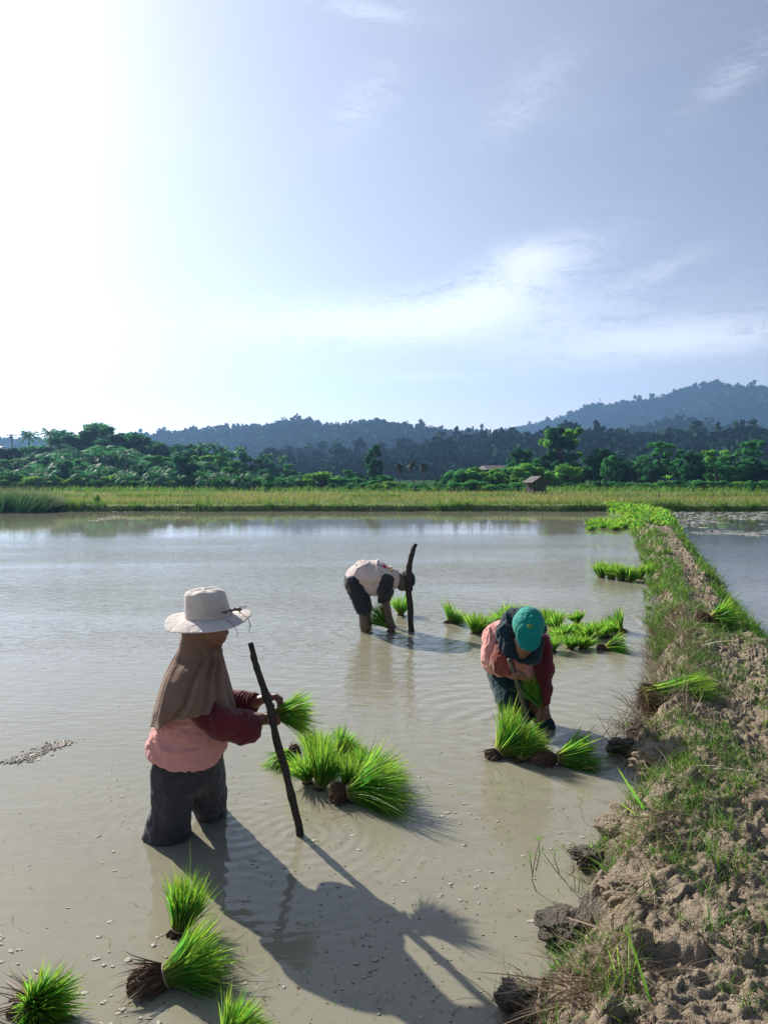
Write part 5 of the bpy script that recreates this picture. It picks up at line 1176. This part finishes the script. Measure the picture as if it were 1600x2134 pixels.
# sleeves
S = Sdf(*bnd(w(400, 1405, -.2), w(545, 1540, .05), w(480, 1530, -.25), m_=.1), .0055)
S.chain([w(410, 1440, -.09), w(427, 1484, -.132), w(462, 1508, -.160), w(505, 1514, -.10), w(528, 1513, -.055)], [.048, .064, .074, .074, .064], .02); S.ell(w(512, 1522, -.09), (.07, .065, .052), .04); S.cut(w(541, 1500, -.02), (1, .3, -.15))
garment('sleeve', S, M_red, wom, org, addf(folds(14, .004, 23, (1.5, 1, 1)), folds(30, .0018, 25)))
S = Sdf(*bnd(w(405, 1405, .15), w(535, 1480, .3), w(480, 1500, .1), m_=.1), .0055)
S.chain([w(404, 1416, .13), w(440, 1440, .18), w(472, 1466, .21), w(500, 1468, .17), w(531, 1464, .12)], [.062, .068, .070, .062, .046], .025); S.ell(w(478, 1485, .19), (.075, .05, .05), .04); S.cut(w(532, 1464, .12), (1, -.6, 0))
ax_ = np.array(tuple((w(531, 1464, .12) - w(472, 1466, .21)).normalized()))
garment('sleeve', S, M_red, wom, org, addf(folds(14, .004, 33), lambda V: .0035 * np.sin((V @ ax_) * 320 + 1.5 * vnoise(V[:, 0] * 12, V[:, 1] * 12, V[:, 2] * 12)) * sstep(.0, .12, (V - np.array(tuple(w(478, 1450, .2)))) @ ax_)))
# headscarf: hood and cape lofted round the head, hem hanging free
rings = [  # v, u_left, u_right, depth half, hem weight
    (1256, 412, 444, .045), (1268, 400, 450, .068), (1292, 390, 448, .084), (1318, 381, 441, .088), (1334, 376, 440, .086), (1348, 374, 447, .086), (1358, 371, 457, .090), (1370, 366, 462, .098), (1384, 360, 463, .150),
    (1400, 352, 466, .192), (1420, 345, 471, .222), (1445, 337, 477, .244), (1462, 331, 481, .256), (1478, 328, 483, .252), (1490, 326, 484, .256)]
nT = 220; th = np.linspace(0, 2 * np.pi, nT, endpoint=False); Vr = []; tv = np.linspace(0, len(rings) - 1, 90)
for t in tv:
    q = [np.interp(t, np.arange(len(rings)), [r_[i] for r_ in rings]) for i in range(4)]
    a, b_ = w(q[1], q[0]), w(q[2], q[0]); c_ = (a + b_) / 2; hw = (b_.x - a.x) / 2; tf = sstep(7, 14, t)
    ct, st_ = np.cos(th), np.sin(th); x = c_.x + hw * np.sign(ct) * np.abs(ct) ** .92; y = D1 + q[3] * np.sign(st_) * np.abs(st_) ** .92
    amp = .016 * tf; fo = amp * (np.sin(th * 9 + 2 * np.sin(th * 2)) * .6 + .6 * vnoise(th * 3.5, th * 0 + t * .12, s=5))
    # creases running from under the chin down to the front hem, and from the nape
    for a0_, sl_, wd_, am_ in ((-.55, -.050, .085, .020), (-.95, -.075, .10, .021), (-.25, -.030, .07, .014), (.35, .04, .08, .010), (2.7, -.035, .09, .012), (3.3, .02, .10, .012), (-2.4, .05, .11, .012)):
        dth = (th - (a0_ + sl_ * (t - 6)) + np.pi) % (2 * np.pi) - np.pi; fo = fo + am_ * sstep(4.5, 8, t) * (np.exp(-(dth / wd_) ** 2) - .9 * np.exp(-((dth + wd_ * 1.7) / wd_) ** 2))
    hem = tf ** 3 * (.018 * np.sin(th * 2 + 2.6) + .008 * np.sin(th * 7 + 1) - .03 * np.exp(-(((th - 3.5 + np.pi) % (2 * np.pi) - np.pi) / .5) ** 2)) + .072 * tf ** 3 * np.exp(-(((th + 1.35 + np.pi) % (2 * np.pi) - np.pi) / .95) ** 2)
    x = x + fo * ct; y = y + fo * st_; Vr.append(np.stack([x, y, np.full(nT, c_.z) + hem + .004 * tf * vnoise(th * 5, th * 0, s=3)], -1))
Vr = np.array(Vr); nr = len(tv); inner = Vr.copy(); cen = Vr.mean(1, keepdims=True); inner = cen + (inner - cen) * .965; inner[..., 2] = Vr[..., 2]
V = np.concatenate([Vr.reshape(-1, 3), inner[::-1].reshape(-1, 3)]); k = np.arange(nr * 2 - 1)[:, None] * nT + np.arange(nT)[None]; k2 = np.arange(nr * 2 - 1)[:, None] * nT + (np.arange(nT)[None] + 1) % nT
link('headscarf', mesh('headscarf', V - np.array(tuple(org)), np.stack([k, k + nT, k2 + nT, k2], -1).reshape(-1, 4)), M_scarf, wom)
S = Sdf(*bnd(w(440, 1360), w(455, 1395, .05), m_=.07), .006); S.chain([w(444, 1352), w(452, 1368, -.03), w(460, 1382, -.02)], [.030, .024, .012], .02); S.ell(w(446, 1356), (.04, .055, .018), .02); garment('scarf_knot', S, M_scarf, wom, org, folds(30, .003, 4))
# hat
hatc = w(434, 1278); hat = link('hat', None, None, wom); hat.location = hatc - org; hat.rotation_euler = (R(3), R(-2), 0)
def loft(prof, nT, wave=None):
    th = np.linspace(0, 2 * np.pi, nT, endpoint=False); V = []
    for i, (rx, ry, z, dx) in enumerate(prof):
        x = dx + rx * np.cos(th); y = ry * np.sin(th); zz = np.full(nT, float(z))
        if wave is not None: x, y, zz = wave(i, th, x, y, zz)
        V.append(np.stack([x, y, zz], -1))
    n_ = len(prof); k = np.arange(n_ - 1)[:, None] * nT + np.arange(nT)[None]; k2 = np.arange(n_ - 1)[:, None] * nT + (np.arange(nT)[None] + 1) % nT
    return np.array(V).reshape(-1, 3), np.stack([k, k2, k2 + nT, k + nT], -1).reshape(-1, 4)
pr = [(0.112, 0.102, -0.012, 0), (0.111, 0.101, 0.0083, 0), (0.109, 0.099, 0.0291, -0.002), (0.105, 0.096, 0.0539, -0.005), (0.101, 0.092, 0.0789, -0.008), (0.097, 0.088, 0.0979, -0.01), (0.092, 0.083, 0.1079, -0.011), (0.08, 0.072, 0.1162, -0.011), (0.06, 0.053, 0.1212, -0.011), (0.03, 0.026, 0.1228, -0.011), (0.001, 0.001, 0.1228, -0.011)]
V, Fq = loft(pr, 120, lambda i, th, x, y, z: (x + .004 * vnoise(np.cos(th) * 2 + i * .25, np.sin(th) * 2, s=2) * min(1, i) , y, z + .004 * vnoise(np.cos(th) * 1.7, np.sin(th) * 1.7 + i * .2, s=4)))
link('crown', mesh('crown', V, Fq), M_hat, hat)
nb = 22; prb = []
for i in range(nb):
    t = i / (nb - 1); prb.append((.111 + .098 * t, .101 + .094 * t, -.012 - .014 * t - .010 * t ** 2, 0))
def bw(i, th, x, y, z):
    t = (i % nb) / (nb - 1) if i < nb else 1 - (i - nb) / (nb - 1)
    z = z + t * (.016 * np.cos(th) + .034 * np.exp(-(((th - 3.0 + np.pi) % (2 * np.pi) - np.pi) / .6) ** 2) + .006 * np.sin(th * 3 + 1) + .012 * np.sin(th)) + .0008 * np.sin(th * 90) * t
    if i >= nb: z = z - .003
    return x, y, z
V, Fq = loft(prb + prb[::-1], 360, bw); link('brim', mesh('brim', V, Fq), M_hat, hat)
band = [(.113, .103, -.010, 0), (.1145, .1045, .0, 0), (.113, .103, .012, 0)]; V, Fq = loft(band, 80); link('hat_band', mesh('hat_band', V, Fq), M_hat, hat)
bp = np.array(tuple(w(490, 1272, -.08) - hatc)); g = np.random.default_rng(12)
bo = []
for k in range(11):
    a = g.normal(0, 1, 3) * np.array([1.2, .6, .5]); bo.append(tube([bp, bp + a * .014 + [0, 0, .006], bp + a * .026, bp + a * .02 - [0, 0, .012]], [.0022, .002, .0016, .0012], 5))
U_, Fi = ICO[2]
for c_ in [(-.02, 0, .0), (.004, -.004, .004), (.02, .004, .002), (-.045, -.01, -.006)]:
    bo.append((U_ * (1 + .4 * vnoise(U_[:, 0] * 3, U_[:, 1] * 3, U_[:, 2] * 3, 5))[:, None] * [.014, .009, .007] + bp + np.array(c_), Fi))
v, f, _ = cat_mesh(bo); link('withered_flower', mesh('withered_flower', v, f), M_twigc, hat) if 'M_twigc' in globals() else link('withered_flower', mesh('withered_flower', v, f), simple('withered', (.20, .16, .12), (.09, .07, .055), 90, .8, .5, .002), hat)
def hp(u, v, o): return np.array(tuple(w(u, v, o) - hatc))
for pts in ([hp(472, 1290, -.12), hp(486, 1302, -.15), hp(494, 1318, -.16), hp(493, 1328, -.16)], [hp(500, 1276, -.09), hp(517, 1290, -.11), hp(522, 1304, -.11), hp(517, 1318, -.11)], [hp(517, 1290, -.11), hp(521, 1305, -.11), hp(514, 1308, -.11)]):
    link('string', mesh('string', *tube(pts, .0016, 5)), bpy.data.materials['withered'], hat)
# the bunch in her hands
P0 = w(572, 1489, .03); r = empty('seedling_bundle', P0, 'small bunch of green seedlings held in the hatted woman\'s hands', 'seedlings')
bundle_parts(r, (1, -.02, .12), .195, 900, .46, 901, base_r=.020, rootlen=.035, sag=.16, w=.0038, tie=False, rootr=1.1)

# ---------------------------------------------------------------- man bending by the far stake
D2 = W2.y
def w(u, v, o=0.0): return px(u, v, D2 + o)
org = Vector((W2.x, W2.y, 0)); man = empty('person', org, 'man in a pale t-shirt and dark cap bending double to plant seedlings', 'person')
S = Sdf(*bnd(w(720, 1175), w(870, 1330, .25), w(770, 1340, -.2), m_=.08), .011)
S.chain([w(740, 1214, .04), w(770, 1203, .04), w(802, 1208, .04)], [.10, .11, .09], .05); S.cone(w(805, 1210, -.10), w(805, 1210, .18), .045, .045, .04)
S.chain([w(815, 1208, .04), w(830, 1208, .04)], [.06, .058], .04); S.ell(w(842, 1210, .04), (.115, .080, .100), .03, Matrix.Rotation(R(-8), 3, 'Y')); S.ell(w(838, 1222, .04), (.055, .055, .055), .03)
S.ell(w(846, 1229, .04), (.016, .014, .020), .012); S.ell(w(834, 1228, .04), (.016, .026, .014), .01)
for s_ in (-1, 1): S.ell(w(838, 1210, .04 + s_ * .078), (.028, .010, .020), .01); S.ell(w(853, 1222, .04 + s_ * .03), (.012, .012, .010), .006, op='sub')
for (o_, du) in ((-.11, 0), (.19, 4)):
    S.chain([w(806 + du, 1212, o_), w(800 + du, 1250, o_ - .01), w(808 + du, 1290, o_ + .03), w(815 + du, 1306, o_ + .04)], [.046, .042, .036, .034], .02)
    c_ = w(816 + du, 1309, o_ + .05); 
    for k in range(4): S.cone(c_, w(810 + du + 4.5 * k, 1322, o_ + .03 + .012 * k), .036, .011, .008)
    S.cone(c_, w(806 + du, 1316, o_ + .01), .022, .012, .008)
S.chain([w(737, 1220, -.06), w(757, 1268, -.06), w(761, 1300, -.04), w(762, 1345, -.04)], [.10, .066, .060, .045], .04); S.chain([w(740, 1220, .14), w(760, 1268, .16), w(764, 1300, .18), w(765, 1345, .18)], [.10, .066, .056, .045], .04)
V, Fq = S.mesh(None, 1); link('body', mesh('body', V - np.array(tuple(org)), Fq), M_skind, man)
S = Sdf(*bnd(w(715, 1185), w(780, 1285, .3), w(760, 1285, -.2), m_=.09), .010)
S.chain([w(738, 1212, .04), w(750, 1218, .04)], [.108, .11], .04, Yx, 1.2)
S.chain([w(738, 1217, -.06), w(749, 1245, -.06), w(757, 1272, -.06)], [.105, .096, .082], .03); S.chain([w(741, 1217, .14), w(752, 1245, .15), w(761, 1270, .16)], [.105, .094, .082], .03); S.cut(w(758, 1277, 0), (-.1, 0, -1))
garment('trousers', S, M_denim, man, org, addf(folds(8, .010, 43), folds(18, .005, 44)))
S = Sdf(*bnd(w(715, 1165), w(835, 1250, .3), w(760, 1250, -.2), m_=.08), .010)
S.chain([w(744, 1204, .04), w(762, 1197, .04), w(785, 1198, .04), w(808, 1204, .04), w(818, 1207, .04)], [.128, .146, .152, .125, .09], .06, Yx, 1.2); S.ell(w(776, 1218, .04), (.15, .17, .125), .06); S.cut(w(728, 1207, 0), (-1, 0, -.85)); S.cut(w(776, 1240, 0), (.03, 0, -1))
garment('shirt', S, M_grayshirt, man, org, addf(folds(6, .012, 53, (1.3, 1, .7)), folds(15, .005, 54, (1.4, 1, .6))))
for (o_, du) in ((-.12, 0), (.20, 4)):
    S = Sdf(*bnd(w(790, 1190, o_), w(825, 1262, o_), m_=.1), .009); S.chain([w(806 + du, 1210, o_ + .02), w(801 + du, 1232, o_), w(799 + du, 1254, o_)], [.085, .078, .064], .03); S.cut(w(800, 1255, o_), (0.2, 0, -1)); garment('sleeve', S, M_darksl, man, org, folds(12, .007, 63))
S = Sdf(*bnd(w(830, 1180), w(868, 1235, .1), m_=.09), .008); S.ell(w(848, 1208, .04), (.098, .090, .106), .01, Matrix.Rotation(R(-10), 3, 'Y')); S.cut(w(842, 1208, .04), (-1, 0, -.28)); garment('cap', S, M_navy, man, org, folds(12, .003, 66))
S = Sdf(*bnd(w(845, 1215), w(862, 1240, .1), m_=.06), .007); S.ell(w(854, 1229, .04), (.030, .062, .050), .01, Matrix.Rotation(R(30), 3, 'Y')); garment('cap_peak', S, M_navy, man, org)
# printed marks over the shoulder blades, proud of the cloth
M_ink = {n_: simple('print_' + n_, c_, None, 5, .8, 0, 0) for n_, c_ in (('blue', (.04, .08, .28)), ('red', (.45, .03, .05)), ('yellow', (.60, .42, .05)))}
def back(u, dv=0.0): return np.interp(u, [780, 790, 800, 810, 818, 826], [1175.5, 1177, 1179.5, 1184, 1189, 1196]) + dv
for kind_, us in (('blue', (784, 788.5, 793)), ('red', (799, 802)), ('yellow', (808, 812, 816))):
    for u in us:
        c_ = w(u, back(u, 2.0), -.075 + .012 * (u % 3)); v, f = box((0, 0, 0), (.018 if kind_ != 'blue' else .010, .03, .040 if kind_ == 'blue' else .032), Matrix.Rotation(R(28), 4, 'Y')); U_, Fi = ICO[2]
        V_ = U_ * [.016 if kind_ != 'blue' else .008, .022, .022]; link('print', mesh('print', V_ + np.array(tuple(c_ - org)), Fi), M_ink[kind_], man)
P0 = w(812, 1306, -.03); r = empty('seedling_bundle', P0, 'dark seedling bunch in the bending man\'s hand at the water', 'seedlings'); bundle_parts(r, (-.75, -.05, .85), .30, 420, .42, 902, base_r=.03, rootlen=0, w=.007, sag=.05, tie=False)

# ---------------------------------------------------------------- woman in the green cap
D3 = W3.y
def w(u, v, o=0.0): return px(u, v, D3 + o)
org = Vector((W3.x, W3.y, 0)); w3 = empty('person', org, 'woman in a green cap, dark scarf and pink shirt bending towards the viewer', 'person')
S = Sdf(*bnd(w(1000, 1260, -.35), w(1165, 1560, .3), m_=.08), .0085)
S.chain([w(1068, 1400, .22), w(1070, 1368, .08), w(1080, 1340, -.02)], [.12, .11, .085], .04, (1, 0, 0), 1.15); S.cone(w(1042, 1338, -.03), w(1122, 1338, -.05), .042, .042, .04)
S.chain([w(1088, 1325, -.10), w(1095, 1320, -.20)], [.06, .058], .03); S.ell(w(1100, 1312, -.26), (.080, .100, .105), .02); S.ell(w(1091, 1350, -.24), (.055, .052, .058), .02)
S.ell(w(1091, 1356, -.30), (.014, .016, .020), .012); S.ell(w(1089, 1363, -.275), (.026, .014, .008), .008); S.ell(w(1088, 1368, -.255), (.026, .022, .016), .014)
for s_ in (-1, 1): S.ell(w(1091 + s_ * 9, 1348, -.30), (.013, .012, .009), .006, op='sub'); S.ell(w(1098 + s_ * 24, 1335, -.22), (.010, .022, .028), .01)
la = [w(1036, 1342, -.04), w(1032, 1385, -.10), w(1064, 1400, -.22)]; S.chain(la + [w(1072, 1404, -.25)], [.040, .040, .034, .028], .02)
def hnd(c_, d_, side_):
    c_ = Vector(c_); 
    for k in range(4):
        kn = c_ + d_ * .030 + side_ * (.012 * (k - 1.5)); mid = kn + d_ * .022 + Vector((0, -.012, 0)); tp = mid + d_ * .008 + Vector((0, .022, -.012)); S.cone(c_, kn, .024, .011, .008); S.cone(kn, mid, .0105, .0095, .004); S.cone(mid, tp, .0095, .008, .004)
    S.cone(c_, c_ - side_ * .035 + d_ * .012, .018, .0105, .008)
hnd(w(1076, 1404, -.26), Vector((.9, 0, -.35)).normalized(), Vector((.3, 0, .95)))
ra = [w(1128, 1345, -.06), w(1134, 1400, -.10), w(1129, 1462, -.10)]; S.chain(ra + [w(1128, 1480, -.10)], [.042, .042, .032, .027], .02); hnd(w(1127, 1486, -.10), Vector((-.15, -.2, -.95)).normalized(), Vector((1, 0, 0)))
S.chain([w(1050, 1410, .20), w(1062, 1460, .02), w(1072, 1510, .0), w(1074, 1580, 0)], [.10, .08, .06, .05], .04); S.chain([w(1096, 1410, .20), w(1118, 1465, .06), w(1140, 1522, .0), w(1145, 1570, 0)], [.10, .075, .05, .045], .04)
V, Fq = S.mesh(None, 1); link('body', mesh('body', V - np.array(tuple(org)), Fq), M_skin, w3)
S = Sdf(*bnd(w(1010, 1380), w(1160, 1570, .35), w(1080, 1570, -.15), m_=.09), .0085)
S.chain([w(1062, 1400, .20), w(1066, 1425, .18)], [.145, .135], .04, (1, 0, 0), 1.12)
S.chain([w(1050, 1420, .14), w(1064, 1462, .02), w(1078, 1500, .0), w(1080, 1570, 0)], [.108, .098, .080, .08], .04); S.chain([w(1090, 1425, .16), w(1112, 1470, .08), w(1138, 1515, .0), w(1146, 1560, .0)], [.090, .068, .052, .05], .035)
garment('trousers', S, M_tealtr, w3, org, addf(folds(8, .007, 73), folds(18, .003, 74)))
S = Sdf(*bnd(w(1000, 1280), w(1150, 1420, .35), w(1080, 1420, -.25), m_=.09), .008)
S.chain([w(1030, 1325, .02), w(1080, 1312, .0), w(1128, 1335, -.02)], [.075, .09, .062], .05); S.chain([w(1066, 1330, .04), w(1064, 1375, .12), w(1064, 1420, .18)], [.13, .150, .160], .06, (1, 0, 0), 1.12)
S.ell(w(1095, 1395, .02), (.085, .11, .13), .05); S.ell(w(1024, 1362, .03), (.072, .11, .14), .05); S.cut(w(1010, 1405, .05), (-.06, -.02, -1)); S.cut(w(1098, 1419, -.05), (0, 0, -1))
garment('shirt', S, M_pinkshirt, w3, org, addf(folds(9, .008, 83), folds(20, .004, 84)))
S = Sdf(*bnd(w(1010, 1320, -.25), w(1090, 1420, .1), m_=.09), .0075); S.chain([w(1046, 1348, -.08), w(1046, 1370, -.13), w(1049, 1386, -.16), w(1064, 1396, -.22)], [.052, .064, .064, .046], .03); S.cut(w(1066, 1400, -.24), (.8, -.6, 0)); garment('sleeve', S, M_coral, w3, org, addf(folds(12, .009, 93), folds(26, .004, 94)))
S = Sdf(*bnd(w(1110, 1330, -.25), w(1155, 1480, .1), m_=.09), .0075); S.chain([w(1129, 1342, -.06), w(1134, 1395, -.10), w(1132, 1440, -.11), w(1131, 1462, -.10)], [.062, .060, .052, .046], .03); S.cut(w(1130, 1468, -.1), (0, 0, -1)); garment('sleeve', S, M_red, w3, org, addf(folds(11, .006, 95), folds(26, .003, 96)))
S = Sdf(*bnd(w(1030, 1270, -.35), w(1140, 1390, .15), m_=.08), .0075)     # dark scarf over the shoulder and hanging below the chin
S.chain([w(1058, 1292, -.02), w(1052, 1318, -.12), w(1058, 1345, -.17), w(1066, 1362, -.19)], [.040, .054, .054, .040], .03); S.chain([w(1070, 1285, -.05), w(1095, 1290, -.10), w(1120, 1310, -.16)], [.06, .07, .055], .04)
S.chain([w(1062, 1352, -.19), w(1088, 1374, -.21), w(1112, 1372, -.22), w(1124, 1340, -.20)], [.035, .028, .034, .03], .03); S.cone(w(1110, 1362, -.22), w(1106, 1380, -.21), .036, .018, .02)
garment('headscarf', S, M_navy, w3, org, addf(folds(14, .008, 97, (1.5, 1, .6)), folds(30, .003, 98)))
S = Sdf(*bnd(w(1060, 1255, -.45), w(1140, 1360, -.1), m_=.07), .006); S.ell(w(1101, 1302, -.27), (.106, .120, .122), .02); S.cut(w(1101, 1322, -.27), (0, .75, -.9))
garment('cap', S, M_teal, w3, org, addf(folds(9, .004, 99), lambda V: -.0018 * (np.abs(np.sin(3 * np.arctan2(V[:, 0] - w(1101, 1290, -.27).x, V[:, 2] - w(1101, 1290, -.27).z))) < .05)))
S = Sdf(*bnd(w(1070, 1300, -.54), w(1132, 1366, -.25), m_=.06), .005); S.ell(w(1101, 1327, -.405), (.084, .024, .098), .01, Matrix.Rotation(R(-27), 3, 'X'))
S.ell(w(1101, 1330, -.372), (.082, .022, .094), .0, Matrix.Rotation(R(-27), 3, 'X'), 'sub'); garment('cap_peak', S, M_teal, w3, org)
cc = w(1101, 1302, -.27)
def on_cap(a, t):     # a: heading of the seam, t: 0 at the crown button, 1 at the rim
    d = np.array([math.sin(a) * math.sin(t * 1.5), -.80 * math.cos(t * 1.5) + .60 * math.cos(a) * math.sin(t * 1.5) * -1, .60 * math.cos(t * 1.5) + .80 * -math.cos(a) * math.sin(t * 1.5) * -1])
    r_ = np.array([.107, .121, .123]); d = d / np.linalg.norm(d / r_ * 1.0); return np.array(tuple(cc - org)) + d
for k in range(6):
    pts = [on_cap(k * math.pi / 3 + .5, t) for t in np.linspace(.02, .75, 9)]
    link('seam', mesh('seam', *tube(pts, .0022, 5)), M_teal, w3)
link('button', mesh('button', ICO[2][0] * .011 + on_cap(0, 0), ICO[2][1]), M_teal, w3)
M_badge = simple('cap_badge', (.16, .34, .06), (.05, .22, .08), 60, .7, .3, .002); U_, Fi = ICO[2]
b1 = link('badge', mesh('badge', U_ * [.021, .014, .021] + np.array(tuple(w(1104, 1306, -.392) - org)), Fi), M_badge, w3)
# the pole she leans on the bundle, and the green shoots in her hand
M_bam = simple('pale_stick', (.17, .16, .10), (.10, .10, .06), 30, .7, .3, .003)
a, b_ = w(1059, 1374, -.30), w(1101, 1500, -.16); o = link('stick', mesh('stick', *tube([Vector((0, 0, 0)), (b_ - a) * .3 + Vector((.006, 0, 0)), (b_ - a) * .7, b_ - a], [.010, .013, .014, .012], 8)), M_bam, loc=a); tag(o, 'pale stick slanting from the capped woman\'s hand down to the big bundle', 'stick')
P0 = w(1128, 1474, -.13); r = empty('seedling_bundle', P0, 'dark green shoots pointing up from the capped woman\'s lowered hand', 'seedlings'); bundle_parts(r, (-.42, -.08, .9), .235, 260, .28, 903, base_r=.02, rootlen=0, w=.006, sag=.02, tie=False)
